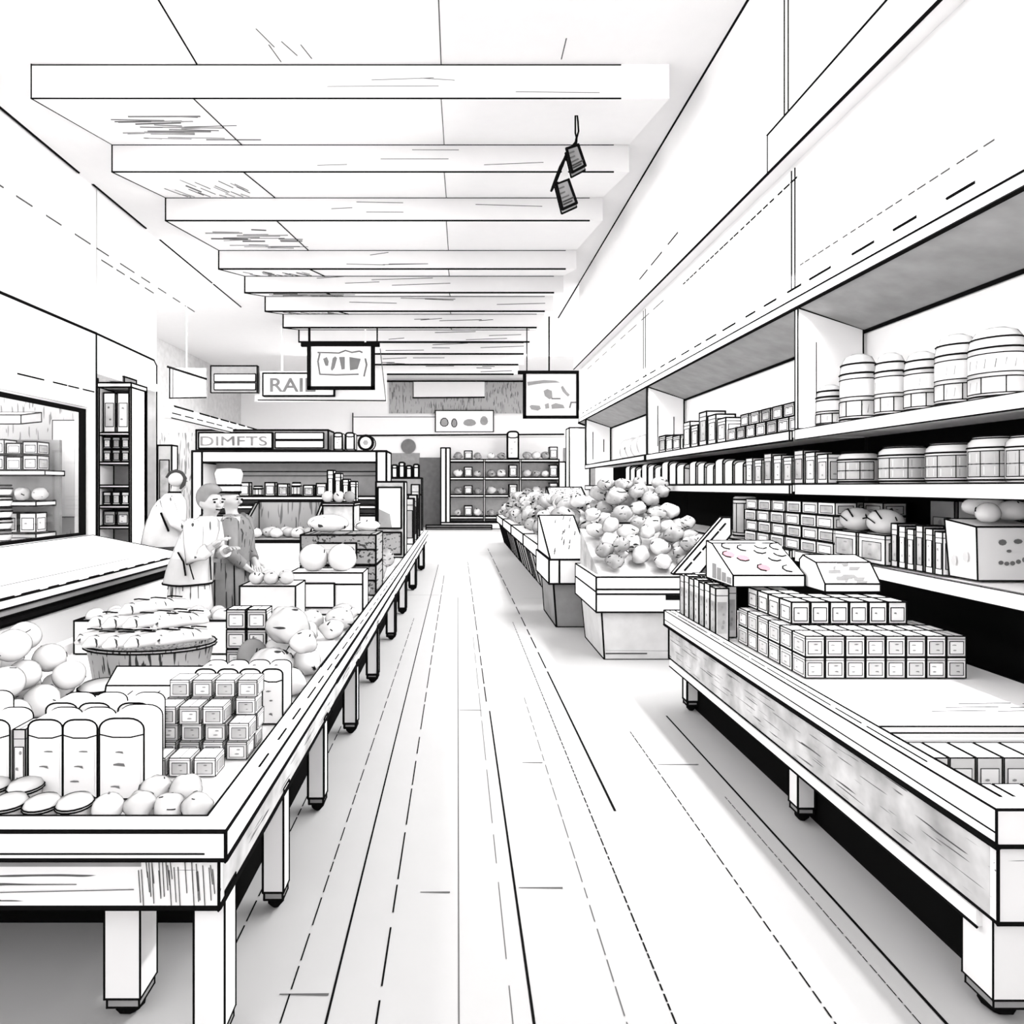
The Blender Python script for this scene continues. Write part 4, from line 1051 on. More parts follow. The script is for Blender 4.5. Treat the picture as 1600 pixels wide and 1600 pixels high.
# ================================================================ LETTERING
def letters(txt, size, mt, name, parent, loc, sx=1.0, bold=0.0):
    cu = bpy.data.curves.new('lettering', 'FONT'); cu.body = txt; cu.size = size; cu.extrude = .004; cu.align_x = 'CENTER'; cu.offset = bold
    ob = bpy.data.objects.new('lettering_source', cu); C.objects.link(ob)
    bpy.context.view_layer.update()
    me = bpy.data.meshes.new_from_object(ob.evaluated_get(bpy.context.evaluated_depsgraph_get()))
    bpy.data.objects.remove(ob); bpy.data.curves.remove(cu)
    for v in me.vertices: v.co = Vector((v.co.x * sx, -v.co.z, v.co.y))
    me.materials.clear(); me.materials.append(M[mt])
    o = bpy.data.objects.new(name, me); C.objects.link(o); o.parent = parent; o.location = loc
    return o
def shape(m, pts, y, mt, line=None):
    m.add([(x, y, z) for x, z in pts], [tuple(range(len(pts)))], mt)
    if line: m.path([(x, y - .002, z) for x, z in pts], line, close=True)

# hanging sign with black frame, left of the aisle
def hang_sign(loc, w, h, Y, label, rods):
    t = tag(empty('hanging_sign', loc), label, 'sign')
    f = .055 * w
    m = MB(W(Y)); m.box(-w / 2, -.05, 0, -w / 2 + f, .05, h, 'black', ink=False); m.box(w / 2 - f, -.05, 0, w / 2, .05, h, 'black', ink=False)
    m.box(-w / 2, -.05, 0, w / 2, .05, f * .9, 'black', ink=False); m.box(-w / 2 - .09 * w, -.06, h - f, w / 2 + .07 * w, .06, h, 'black', ink=False)
    m.build('frame', t)
    m = MB(W(Y)); m.box(-w / 2 + f, -.02, f * .9, w / 2 - f, .02, h - f, 'white', ink=False); p = m.build('board', t)
    for x, r_ in rods:
        m = MB(); m.tube([(x, 0, h - .02), (x, 0, ZC - loc[2])], r_, 6, 'ink'); m.build('rod', t)
    return t, p
Y = 16.5; u = Y / 1000
t, p = hang_sign((X(533, Y), Y, Z(609, Y)), 1.74, 1.21, Y, 'black framed sign with four grey glyphs hanging left of the aisle', ((-.82, .035), (.93, .02)))
def q(px, py): return (X(px, Y) - X(533, Y), Z(py, Y) - Z(609, Y))
m = MB(W(Y, .6))
for P in ([(505, 561), (511, 558), (514, 565), (513, 572), (509, 572)], [(520, 560), (524, 557), (527, 560), (523, 575), (519, 580), (517, 577)], [(530, 558), (539, 558), (539, 577), (534, 578)], [(546, 558), (564, 561), (559, 577), (547, 579)]):
    shape(m, [q(*a) for a in P[::-1]], -.028, 'mid_grey')
m.path([(q(*a)[0], -.03, q(*a)[1]) for a in ((497, 551), (530, 552), (540, 548), (550, 551), (562, 549), (566, 551))], W(Y, .8), 'mid_grey')
m.path([(q(*a)[0], -.03, q(*a)[1]) for a in ((500, 552), (497, 565), (500, 585), (525, 586), (560, 585))], W(Y, .9), 'mid_grey')
m.path([(q(*a)[0], -.03, q(*a)[1]) for a in ((571, 561), (573, 570), (569, 588))], W(Y, .9), 'mid_grey')
m.build('glyphs', p)
Y = 16.4
t, p = hang_sign((X(861, Y), Y, Z(654, Y)), 1.44, 1.22, Y, 'black framed sign with grey blot marks hanging at the end of the shelving', ((-.05, .02), (-.62, .014)))
def q(px, py): return (X(px, Y) - X(861, Y), Z(py, Y) - Z(654, Y))
m = MB(W(Y, .6))
for P in ([(849, 611), (855, 608), (862, 611), (863, 622), (858, 624), (851, 619)], [(876, 605), (879, 603), (885, 612), (890, 617), (887, 620), (879, 612)], [(827, 635), (830, 633), (843, 634), (845, 639), (840, 642), (830, 640)], [(851, 632), (857, 630), (858, 638), (852, 639)], [(861, 633), (868, 630), (880, 633), (882, 638), (862, 639)]):
    shape(m, [q(*a) for a in P[::-1]], -.028, 'grey')
shape(m, [q(*a) for a in ((825, 603), (835, 601), (850, 599), (875, 598), (868, 595), (850, 594), (824, 597))], -.028, 'grey')
m.path([(q(*a)[0], -.03, q(*a)[1]) for a in ((862, 623), (875, 623))], W(Y, .7), 'mid_grey'); m.path([(q(*a)[0], -.03, q(*a)[1]) for a in ((901, 629), (892, 629), (890, 637))], W(Y, .8), 'mid_grey')
m.build('glyphs', p)
# header boards on the far left
Y = 17.1
t = tag(empty('header_sign', (X(452, Y), Y, Z(622, Y))), 'grey lettered board on the header left of the framed hanging sign', 'sign')
m = MB(W(Y)); m.box(-.70, -.02, .06, 1.2, .06, .66, 'white', w=W(Y, .9)); b = m.build('board', t)
letters('RAIL', .52, 'mid_grey', 'lettering', b, (.08, -.03, .17), 1.2, .007)
t = tag(empty('header_sign', (X(366, Y), Y, Z(614, Y))), 'grey framed board with two white strips left of the lettered board', 'sign')
m = MB(W(Y)); m.box(-.62, -.02, 0, .62, .08, .72, 'grey', w=W(Y, .8)); m.build('board', t)
m = MB(W(Y)); m.box(-.52, -.04, .08, .58, -.022, .26, 'white', w=W(Y, .6)); m.build('strip', t)
m = MB(W(Y)); m.box(-.52, -.04, .30, .58, -.022, .50, 'white', w=W(Y, .6)); m.build('strip', t)
# signs on the back wall
Y = YB - .06
t = tag(empty('blank_sign', (X(703, Y), Y, Z(621, Y))), 'long blank white sign on the hatched clerestory of the back wall', 'sign')
m = MB(W(Y, .8)); m.box(-1.48, -.06, 0, 1.4, -.005, .62, 'white', ink=False); m.line((-1.5, -.06, -.02), (1.4, -.06, 0)); m.line((-1.48, -.06, 0), (-1.48, -.06, .6), W(Y, .5), 'ink_soft'); m.build('panel', t)
Y = YB - .13
t = tag(empty('picture_sign', (X(726, Y), Y, Z(675, Y))), 'small sign with four grey picture marks on the back wall header band', 'sign')
m = MB(W(Y, .8)); m.box(-1.18, -.06, 0, 1.16, -.01, .86, 'white', w=W(Y, .6)); b = m.build('panel', t)
m = MB(W(Y, .5))
for x, z, a, c in ((-.82, .36, .16, .2), (-.42, .33, .11, .2), (.2, .35, .26, .17), (.78, .42, .16, .22)):
    shape(m, [(x + a * math.cos(k * PI / 5), z + c * math.sin(k * PI / 5) * (1 if k < 6 else .7)) for k in range(10)], -.068, 'grey', W(Y, .4) if x < 0 else None)
m.build('picture_marks', b)
t = tag(empty('wall_clock', (X(638, Y), YB - .04, Z(697, Y))), 'plain dark grey round disc on the white back wall', 'clock')
m = MB(); m.xf = Matrix.Rotation(PI / 2, 4, 'X'); m.lathe([(.28, 0), (.28, .06)], 24, mt='mid_grey', rings=(0,), w=.01); m.build('disc', t)
m = MB(); m.xf = Matrix.Rotation(PI / 2, 4, 'X'); m.lathe([(.30, 0), (.30, .04), (.275, .04), (.275, 0)], 24, mt='grey', caps=False); m.build('bezel', t)
# hanging strap with two tags
Y = 7.0
t = tag(empty('hanging_tags', (X(892, Y), Y, Z(275, Y))), 'two grey striped tags hanging on a black strap from the ceiling', 'hanging tags')
def q(px, py): return (X(px, Y) - X(892, Y), 0, Z(py, Y) - Z(275, Y))
m = MB(); m.tube([q(901, 214), q(900, 222), q(896, 229), q(888, 235), q(883, 248), q(876, 262), q(866, 288), q(861, 299)], [.012, .016, .024, .018, .02, .022, .02, .012], 8, 'ink')
m.tube([q(901, 216), q(904, 205), q(903, 190), q(902, 181), q(899, 181), q(899, 195), q(899, 208), q(901, 216)], .010, 8, 'ink'); m.build('strap', t)
for i, P in enumerate((((884, 236), (902, 230), (913, 262), (893, 273)), ((869, 287), (888, 280), (901, 317), (879, 327)))):
    m = MB(W(Y, 1.6)); c = [q(*a) for a in P]
    f = [(x, -.05 * (1 - i), z) for x, _, z in c]; bk = [(x + .01, .05 + .05 * i, z) for x, _, z in c]
    v = f + bk
    m.add(v, [(3, 2, 1, 0), (4, 5, 6, 7), (0, 1, 5, 4), (1, 2, 6, 5), (2, 3, 7, 6), (3, 0, 4, 7)], 'grey')
    m.path(f, close=True); m.path(bk, close=True)
    F = [Vector(a) for a in f]
    for s_, l in ((.22, .35), (.42, .3), (.6, .5), (.75, .9), (.85, .6)):
        a = F[0].lerp(F[3], s_); b = F[1].lerp(F[2], s_); m.line(a.lerp(b, .15) + Vector((0, -.004, 0)), a.lerp(b, min(.95, .15 + l)) + Vector((0, -.004, 0)), W(Y, .9), 'mid_grey' if s_ < .7 else 'dark')
    m.build('tag', t)
m = MB(W(Y)); c = [q(883, 252), q(878, 268), q(872, 286), q(889, 279)]; m.add([(x, -.02, z) for x, _, z in c] + [(x, .02, z) for x, _, z in c], [(0, 1, 2, 3), (7, 6, 5, 4), (0, 4, 5, 1), (1, 5, 6, 2), (2, 6, 7, 3), (3, 7, 4, 0)], 'pale_flat'); m.build('cloth_tab', t)

# ================================================================ FAR LEFT: open cooler, shelves
Y = 14.3
t = tag(empty('open_cooler', (X(452, Y), Y, 0)), 'wide white framed open cooler cabinet behind the shoppers with a lettered sign box on top', 'cooler')
W2 = W(Y)
hw = 2.17; zt = Z(705, Y)
m = MB(W2); m.box(-hw, 0, 0, -hw + .22, .9, zt, 'white', w=W2 * 1.3); m.build('side_panel', t)
m = MB(W2); m.box(hw - .22, 0, 0, hw, .9, zt, 'white', w=W2 * 1.3); m.build('side_panel', t)
m = MB(W2); m.box(-hw + .22, 0, zt - .25, hw - .22, .9, zt, 'white', w=W2 * 1.2); m.build('top_panel', t)
m = MB(W2); m.box(-hw + .22, .82, .4, hw - .22, .9, zt - .25, 'light_grey', ink=False); m.line((-hw + .25, .8, 2.0), (hw - .3, .8, 2.0), W2 * .6); m.line((-hw + .25, .8, 1.9), (hw - .3, .8, 1.9), W2 * .5, 'ink_soft'); m.build('back_panel', t)
m = MB(W2); m.box(-hw + .22, -.1, 0, hw - .22, .8, 1.0, 'white', w=W2 * 1.1); m.build('base', t)
for z in (1.42, 1.22):
    m = MB(W2); m.box(-hw + .24, .05, z - .07, hw - .24, .8, z, 'white', w=W2 * .8); m.build('cooler_shelf', t)
m = MB(W2); m.box(-hw + .05, .1, zt + .03, .85, .7, zt + .48, 'grey', w=W2 * 1.1); m.box(-hw + .12, .06, zt + .07, -.4 , .1, zt + .42, 'white', w=W2); sb_ = m.build('sign_box', t)
letters('DIMFTS', .30, 'mid_grey', 'lettering', sb_, (-1.27, .045, zt + .13), 1.55)
m = MB(W2); m.box(-.33, .06, zt + .08, .75, .1, zt + .24, 'white', w=W2 * .7); m.box(-.33, .06, zt + .27, .75, .1, zt + .42, 'white', w=W2 * .7); m.build('strip', sb_)
for i in range(10):
    h = (.26, .3, .22, .3, .27, .3, .24, .28, .3, .25)[i]; x = -1.35 + .29 * i
    if i % 3 == 2:
        o = jar('cooler_jar', .11, h, Y, i, k=.8, face=-1.6, grid=False)
    else: o = carton('cooler_pack', .22, .18, h, Y, i, ('white', 'pale_flat')[i % 2], dashes=2, k=.8, lab=('pale_mottled', 'white')[i % 2], lid=False)
    o.location = (X(452, Y) + x, Y + .25, 1.435); tag(o, 'small white item on the upper shelf of the open cooler, %s from the left' % ORD[i], 'package', 'items in the open cooler')
for i, (px, w_) in enumerate(((525, .22), (544, .22))):
    o = pouch('carton', w_ - .03, .3, .38, Y, i); o.location = (X(px, Y), Y + .4, zt + .05); tag(o, 'white carton on top of the open cooler, %s of two' % ('left', 'right')[i], 'carton', 'cartons on the cooler')
o = empty('round_tin', (X(570, Y), Y + .3, zt + .03)); tag(o, 'white tin with a round face mark lying on the right end of the open cooler', 'tin')
m = MB(W2); m.xf = Matrix.Translation((0, 0, .17)) @ Matrix.Rotation(PI / 2, 4, 'X'); m.lathe([(.17, -.2), (.17, .14), (.15, .16)], 20, rings=(0, 1, 2)); m.build('tin_body', o)
m = MB(W2); m.xf = Matrix.Translation((0, -.162, .17)) @ Matrix.Rotation(PI / 2, 4, 'X'); m.lathe([(.06, 0), (.06, .01)], 6, mt='grey'); m.build('round_mark', o)
# shelf stack between cooler and back wall
Y = 19.5
t = tag(empty('goods_shelf', (X(628, Y), Y, 0)), 'grey goods shelf standing between the open cooler and the far shelving', 'shelf')
m = MB(W(Y)); m.box(-.6, 0, 0, .6, .5, 1.9, 'grey', w=W(Y, .9)); m.line((-.6, -.01, 1.4), (.6, -.01, 1.4)); m.build('shelf_body', t)
for i in range(5):
    o = pouch('white_packet', .15, .24, (.42, .38, .46, .36, .4)[i], Y, i); o.location = (X(628, Y) - .45 + .22 * i, Y + .18, 1.92); tag(o, 'white packet standing on the grey goods shelf, %s from the left' % ORD[i], 'packet', 'packets on the grey shelf')
# far shelving unit against the back wall
Y = 24.9
t = tag(empty('far_shelving', (X(786, Y), Y, 0)), 'white framed shelving unit full of goods at the far end of the aisle', 'shelf')
hw = 2.42; z1, zb_ = Z(700, Y), .30
m = MB(W(Y)); m.box(-hw, -.05, 0, -hw + .36, .6, z1, 'white', w=W(Y, .8)); m.line((-hw + .2, -.06, .2), (-hw + .2, -.06, z1)); m.build('side_post', t)
m = MB(W(Y)); m.box(hw - .25, -.05, 0, hw, .6, Z(722, Y), 'white', w=W(Y, .8)); m.build('side_post', t)
m = MB(W(Y)); m.box(-hw + .36, .52, 0, hw - .25, .6, Z(722, Y), 'light_grey', ink=False); m.build('back_panel', t)
m = MB(W(Y)); m.box(-hw, -.12, 0, hw, .5, zb_ - .05, 'white', w=W(Y, .8)); m.build('base', t)
rows = [Z(807, Y), Z(773, Y), Z(746, Y), Z(718, Y)]
for z in rows:
    m = MB(W(Y)); m.box(-hw + .36, -.05, z - .09, hw - .25, .52, z, 'white', w=W(Y, .7)); m.build('board', t)
for x in (-.73, .67):
    m = MB(W(Y)); m.box(x - .03, -.06, zb_, x + .03, .02, Z(718, Y), 'pale_flat', w=W(Y, .5)); m.build('upright', t)
r = random.Random(31); n = 0
for k, z in enumerate(rows):
    for i in range(11):
        x = (-1.75, -1.35, -.98, -.45, -.05, .40, .95, 1.32, 1.68, 1.98, 9)[i]; s_ = r.uniform(.14, .18)
        if x > 5 or (k == 3 and i == 5): continue
        if i % 4 == 1: o = carton('far_goods', .3, .3, r.uniform(.3, .5), Y, i, 'pale_flat', dashes=1, k=.6, lab='white', lid=False)
        else: o = lump('far_goods', s_, Y, 300 + k * 20 + i, ('pale', 'leafy', 'white_round', 'leafy')[(i + k) % 4], sq=.85, lumpy=.2, arcs=2, k=.7)
        o.location = (X(786, Y) + x, Y + .25, z + .03)
        tag(o, 'goods item on the far shelving unit, %s from the left on the %s' % (ORD[i], ('lowest board', 'second board up', 'third board up', 'top board')[k]), 'goods', 'goods on the far shelving')
o = pouch('canister', .42, .2, 1.05, Y, 3); o.location = (X(786, Y) + .40, Y + .25, rows[3] + .05); tag(o, 'tall pale canister rising from the top board of the far shelving', 'canister')
# shelf in the back room seen through the shop window
Y = 8.62
t = tag(empty('stock_shelf', (-6.1, Y, 0)), 'stock shelf with boxes in the room behind the shop window', 'shelf')
m = MB(W(Y)); m.box(-.9, .3, 0, .55, .36, 2.3, 'grey', ink=False); m.build('back_panel', t)
for z in (1.02, 1.45, 1.86):
    m = MB(W(Y)); m.box(-.9, -.12, z - .06, .62 if z > 1.5 else .5, .3, z, 'white', w=W(Y, .8)); m.build('shelf_board', t)
m = MB(W(Y)); m.prism([(-.12, 2.48), (.3, 2.55), (.3, 2.68), (-.12, 2.60)], 'x', -.9, .30, 'pale_flat', w=W(Y, .7)); m.build('canopy', t)
for i in range(6):
    for tier in range(2):
        o = carton('stock_box', .19, .24, .17 + .02 * (i % 2) - .03 * tier * (i > 3), Y, i + tier, ('white', 'pale_flat')[(i + tier) % 2], dashes=1, k=.8, lab=('white', 'pale_mottled')[i % 2], lid=False)
        o.location = (-6.1 - .72 + .222 * i, Y + .05, 1.873 + tier * .212)
        tag(o, 'white box on the top board in the shop window, %s from the left, %s tier' % (ORD[i], ('lower', 'upper')[tier]), 'box', 'boxes in the shop window')
for i in range(5):
    o = lump('wrapped_parcel', .10, Y, 400 + i, ('pale', 'leafy_pale', 'grey_round')[i % 3], sq=.9, lumpy=.15); o.location = (-6.1 - .5 + .235 * i, Y + .05, 1.463)
    tag(o, 'rounded parcel on the middle board in the shop window, %s from the left' % ORD[i], 'parcel', 'parcels in the shop window')
for i in range(4):
    o = carton('stock_carton', .22, .22, .26, Y, i, ('pale_mottled', 'white')[i % 2], dashes=1, k=.8, lab=('grey', 'white')[i % 2], lid=False); o.location = (-6.1 - .4 + .25 * i, Y + .05, 1.033)
    tag(o, 'carton on the lowest board in the shop window, %s from the left' % ORD[i], 'carton', 'cartons in the shop window')
for i in range(5):
    t = tag(empty('stacked_tray', (-5.86 + .0 * i, 8.05, .97 + .142 * i)), 'rounded white tray in the stack behind the window glass, %s from the bottom' % ORD[i], 'tray', 'trays behind the window glass')
    m = MB(W(8)); m.lathe([(.19, .0), (.21, .05), (.21, .085)], 20, rings=(0, 2), mt='white_round', sx=1.15, sy=.7); m.build('tray_body', t)
    m = MB(W(8)); m.lathe([(.2, .085), (.2, .125)], 20, rings=(1,), mt=('mid_grey', 'pale')[i % 2], sx=1.15, sy=.7); m.build('tray_lid', t)
t = tag(empty('stock_counter', (-6.42, 8.1, 0)), 'low counter inside the back room under the stacked trays', 'counter')
m = MB(W(8)); m.box(-.9, -.3, 0, .82, .3, .93, 'white'); m.build('counter_body', t); m = MB(W(8)); m.box(-.95, -.33, .93, .84, .33, .965, 'pale_flat'); m.build('counter_top', t)
# tall drinks shelf past the window wall
Y = 10.05
t = tag(empty('tall_shelf', (-5.62, Y, 0)), 'tall narrow shelf tower with labelled compartments beyond the shop window', 'shelf')
zz = lambda py: Z(py, Y)
wl, wr = X(152, Y) + 5.62, X(205, Y) + 5.62
m = MB(W(Y)); m.box(wl, .42, 0, wr, .5, zz(605), 'grey', ink=False); m.build('back_panel', t)
m = MB(W(Y)); m.box(wr - .03, 0, 0, wr, .5, zz(605), 'white', w=W(Y)); m.build('side_panel', t)
m = MB(W(Y)); m.box(wl, 0, 0, wl + .03, .42, zz(605), 'white', w=W(Y)); m.build('side_panel', t)
m = MB(W(Y)); m.box(wl, 0, zz(605), wr, .5, zz(598), 'white', w=W(Y)); m.box(wl, .02, zz(598), wr - .12, .4, zz(588), 'grey', w=W(Y)); m.build('top_cap', t)
for py in (676, 722, 758, 790, 822):
    m = MB(W(Y)); m.box(wl + .03, 0, zz(py + 4), wr - .03, .42, zz(py), 'white', w=W(Y, .8)); m.build('shelf_board', t)
lv = [(676, .62, 2, 1), (722, .18, 3, 2), (790, .2, 3, 1), (822, .22, 2, 1)]
for k, (py, h, n, tiers) in enumerate(lv):
    for i in range(n):
        for tr_ in range(tiers):
            ww = (wr - wl - .1) / n
            o = carton('drink_carton', ww * .84, .2, h, Y, i + k, ('white', 'pale_mottled')[k % 2], dashes=2, k=.8, lab=('pale_flat', 'white', 'grey')[(i + k) % 3], lid=False)
            o.location = (-5.62 + wl + .05 + ww * (i + .5), Y + .16, zz(py) + .012 + tr_ * (h + .024))
            tag(o, 'carton in the shelf tower, %s compartment from top, %s from left%s' % (ORD[k], ORD[i], ', upper' if tr_ else ''), 'carton', 'cartons in the shelf tower')
t = tag(empty('narrow_cabinet', (-4.97, 10.9, 0)), 'narrow pale cabinet with grey blots beside the tall shelf tower', 'cabinet')
m = MB(W(10.9)); m.box(-.14, 0, 0, .1, .22, 2.35, 'pale_flat'); m.build('cabinet_body', t); m = MB(W(10.9)); m.box(-.1, -.012, 1.0, .06, -.003, 2.1, 'pale_mottled', w=W(10.9, .6)); m.build('cabinet_door', t)

# ================================================================ PEOPLE
def person(name, J, loc, yaw, scale, label):
    """one continuous body grown over a skeleton: J maps joints to (x forward, y left, z, radius)"""
    V = []; E = []; ix = {}
    def add(k, p, r, par=None):
        ix[k] = len(V); V.append((p, r))
        if par is not None: E.append((ix[par], ix[k]))
    def jt(k, par=None): x, y, z, r = J[k]; add(k, (x, y, z), r, par)
    jt('pelvis'); jt('spine', 'pelvis'); jt('chest', 'spine'); jt('neck0', 'chest'); jt('neck1', 'neck0'); jt('jaw', 'neck1'); jt('skull', 'jaw'); jt('crown', 'skull')
    hx, hy, hz, hr = J['skull']; jx, jy, jz, jr = J['jaw']
    f = Vector((J['face'][0], J['face'][1], 0)).normalized(); s_ = Vector((-f.y, f.x, 0))
    mid = Vector((hx + jx, hy + jy, hz + jz)) / 2
    add('nose0', mid + f * .075 + Vector((0, 0, -.005)), .018, 'skull'); add('nose1', mid + f * .112 + Vector((0, 0, -.018)), .012, 'nose0')
    for sd, nm in ((1, 'l'), (-1, 'r')):
        add('ear' + nm, mid + s_ * sd * .094, .017, 'skull')
        jt('sh' + nm, 'chest'); jt('el' + nm, 'sh' + nm); jt('wr' + nm, 'el' + nm)
        w = Vector(J['wr' + nm][:3]); e = Vector(J['el' + nm][:3]); d = (w - e).normalized()
        up = Vector((0, 0, 1)); side = d.cross(up)
        if side.length < .2: side = Vector((0, -sd, 0))
        side.normalize(); dn = side.cross(d).normalized() * -1
        add('palm' + nm, w + d * .055, .028, 'wr' + nm)
        for i, ln in enumerate((.07, .082, .076, .058)):
            b = w + d * .088 + side * (.021 * (i - 1.5))
            add('f%d0' % i + nm, b, .0105, 'palm' + nm); add('f%d1' % i + nm, b + d * ln * .5 + dn * .008, .0095, 'f%d0' % i + nm); add('f%d2' % i + nm, b + d * ln * .85 + dn * .032, .008, 'f%d1' % i + nm)
        tb = w + d * .035 - side * .032 * sd
        add('t0' + nm, tb, .012, 'palm' + nm); add('t1' + nm, tb + d * .035 - side * .028 * sd, .010, 't0' + nm); add('t2' + nm, tb + d * .062 - side * .03 * sd + dn * .012, .0085, 't1' + nm)
        jt('hip' + nm, 'pelvis'); jt('kn' + nm, 'hip' + nm); jt('an' + nm, 'kn' + nm); jt('to' + nm, 'an' + nm)
    me = bpy.data.meshes.new(name); me.from_pydata([tuple(p) for p, _ in V], E, [])
    o = bpy.data.objects.new(name, me); C.objects.link(o)
    sk = o.modifiers.new('skin', 'SKIN'); sk.use_smooth_shade = True
    if not me.skin_vertices: 
        import bmesh
        bm = bmesh.new(); bm.from_mesh(me); bm.verts.layers.skin.verify(); bm.to_mesh(me); bm.free()
    for i, (_, r_) in enumerate(V):
        sv = me.skin_vertices[0].data[i]; sv.radius = (r_, r_); sv.use_root = i == 0
    ss = o.modifiers.new('smooth', 'SUBSURF'); ss.levels = 2; ss.render_levels = 2
    bpy.context.view_layer.update()
    nm_ = bpy.data.meshes.new_from_object(o.evaluated_get(bpy.context.evaluated_depsgraph_get()))
    o.modifiers.clear(); o.data = nm_; nm_.name = name; nm_.materials.clear(); nm_.materials.append(M['skin'])
    nm_.polygons.foreach_set('use_smooth', [True] * len(nm_.polygons))
    o.location = loc; o.rotation_euler = (0, 0, yaw); o.scale = (scale,) * 3
    tag(o, label, 'person', 'people behind the left table')
    # small dark eyes, brows and mouth
    m = MB(.004)
    for sd in (1, -1):
        m.ball(tuple(mid + f * .088 + s_ * .034 * sd + Vector((0, 0, .012))), .010, .010, .008, 'ink', nu=8, nv=6)
        a = mid + f * .094 + s_ * .052 * sd + Vector((0, 0, .032)); b = mid + f * .102 + s_ * .02 * sd + Vector((0, 0, .036)); m.line(a, b)
    a = Vector((jx, jy, jz)) + Vector((0, 0, -.012)); m.path([a + f * .086 + s_ * .025, a + f * .094 + Vector((0, 0, -.004)), a + f * .086 - s_ * .025])
    m.build('facial_features', o)
    return o, ix, V
def sleeve(m, pts, rad, mt): m.tube(pts, rad, 12, mt)
BASE = dict(pelvis=(0, 0, .90, .125), spine=(.02, 0, 1.08, .115), chest=(.06, 0, 1.27, .125), neck0=(.085, 0, 1.40, .055), neck1=(.095, 0, 1.445, .05), jaw=(.115, 0, 1.495, .075), skull=(.105, 0, 1.56, .088), crown=(.10, 0, 1.60, .07), face=(1, 0),
            shl=(.07, .165, 1.345, .058), ell=(.08, .21, 1.09, .042), wrl=(.25, .15, 1.02, .028), shr=(.07, -.165, 1.345, .058), elr=(.10, -.21, 1.09, .042), wrr=(.30, -.17, 1.10, .028),
            hipl=(0, .085, .86, .09), knl=(.03, .09, .47, .062), anl=(-.02, .09, .085, .042), tol=(.13, .10, .035, .036), hipr=(0, -.085, .86, .09), knr=(.03, -.09, .47, .062), anr=(-.02, -.09, .085, .042), tor=(.13, -.10, .035, .036))
def shoes(o, J):
    for s_ in 'lr':
        a, t_ = J['an' + s_], J['to' + s_]
        m = MB(.006); m.ball((t_[0] - .06, t_[1], .045), .145, .055, .05, 'dark', flatb=.25); m.build('shoe', o)

# shopper in front: pale coat, reaching to the right
J = dict(BASE); J.update(chest=(.10, 0, 1.27, .12), neck0=(.15, 0, 1.39, .055), neck1=(.165, 0, 1.435, .05), jaw=(.19, -.01, 1.485, .075), skull=(.18, -.01, 1.55, .088), crown=(.17, 0, 1.59, .07), face=(1, -.55),
    shl=(.11, .15, 1.335, .055), shr=(.11, -.15, 1.335, .055), elr=(.14, -.20, 1.10, .04), wrr=(.255, -.16, 1.19, .026), ell=(.14, .19, 1.10, .04), wrl=(.24, .12, 1.14, .026))
o, ix, V = person('person', J, (-2.09, 5.0, 0), -.12, 1.0, 'person in a white coat over a pale skirt, reaching right across the produce')
m = MB(W(5.0, 1.1))
rr = m.loft([(-.01, 0, .90, .185, .18), (0, 0, 1.0, .175, .17), (.02, 0, 1.1, .16, .16)], mt='pale', fold=.05, caps=False); m.path(rr[0], close=True);  # grey lower coat: its shading put into the cloth colour
m.loft([(.02, 0, 1.1, .16, .16), (.05, 0, 1.2, .145, .165), (.09, 0, 1.31, .125, .175), (.115, 0, 1.375, .10, .15), (.14, 0, 1.405, .07, .085), (.15, 0, 1.42, .062, .066)], mt='cloth_white', caps=False)
for s_ in (1, -1):
    k = 'l' if s_ > 0 else 'r'
    sh, el, wr = (Vector(J[a + k][:3]) for a in ('sh', 'el', 'wr'))
    m.tube([sh + Vector((-.03, -.03 * s_, .02)), sh, sh.lerp(el, .5), el, el.lerp(wr, .45), el.lerp(wr, .88)], [.06, .074, .068, .062, .056, .05], 12, 'cloth_white')
m.line((.165, -.02, 1.36), (.19, -.03, .93), W(5, .9)); m.path([(.0, -.17, 1.15), (.04, -.165, 1.08), (.06, -.17, .98)], W(5, 1.1)); m.path([(.08, -.175, 1.12), (.1, -.165, 1.02), (.12, -.16, .95)], W(5, .8))
m.build('coat', o)
m = MB(W(5.0)); rr = m.loft([(0, 0, .38, .20, .19), (0, 0, .62, .185, .175), (0, 0, .92, .155, .15)], mt='cloth_white', fold=.07); m.path(rr[0], close=True)
for k in range(9):
    a = rr[2][(11 + k) % 18]; m.line(a, (a[0] * 1.05, a[1] * 1.05, a[2] - .06 - .05 * (k % 3)), W(5, .6), 'ink_soft')
m.build('skirt', o)
m = MB(W(5.0)); m.ball((.165, 0, 1.565), .108, .103, .11, 'grey_round', nu=18, nv=12, arcs=1, seed=2); 
m.v = [(x - max(0, (x - .16)) * .55 if z < 1.60 else x, y, max(z, 1.46)) for x, y, z in m.v]; m.build('headscarf', o)
shoes(o, J)
# cook behind: white hat, grey clothes
J = dict(BASE); J.update(face=(1, -.2), chest=(.04, 0, 1.27, .125), neck0=(.02, 0, 1.40, .055), neck1=(.01, 0, 1.445, .05), jaw=(.015, 0, 1.495, .075), skull=(.0, 0, 1.56, .088), crown=(-.005, 0, 1.60, .07), elr=(.09, -.2, 1.08, .042), wrr=(.17, -.10, .97, .028), ell=(.09, .2, 1.08, .042), wrl=(.18, .10, .99, .028))
o, ix, V = person('person', J, (-1.985, 5.58, 0), -.05, 1.0, 'cook in grey clothes and apron with a tall white hat, half hidden behind the shopper')
m = MB(W(5.4, 1.2)); m.loft([(.0, 0, .86, .17, .18), (.02, 0, 1.05, .145, .16), (.055, 0, 1.25, .145, .18), (.045, 0, 1.36, .11, .165), (.025, 0, 1.41, .07, .085)], mt='cloth_grey', caps=False)
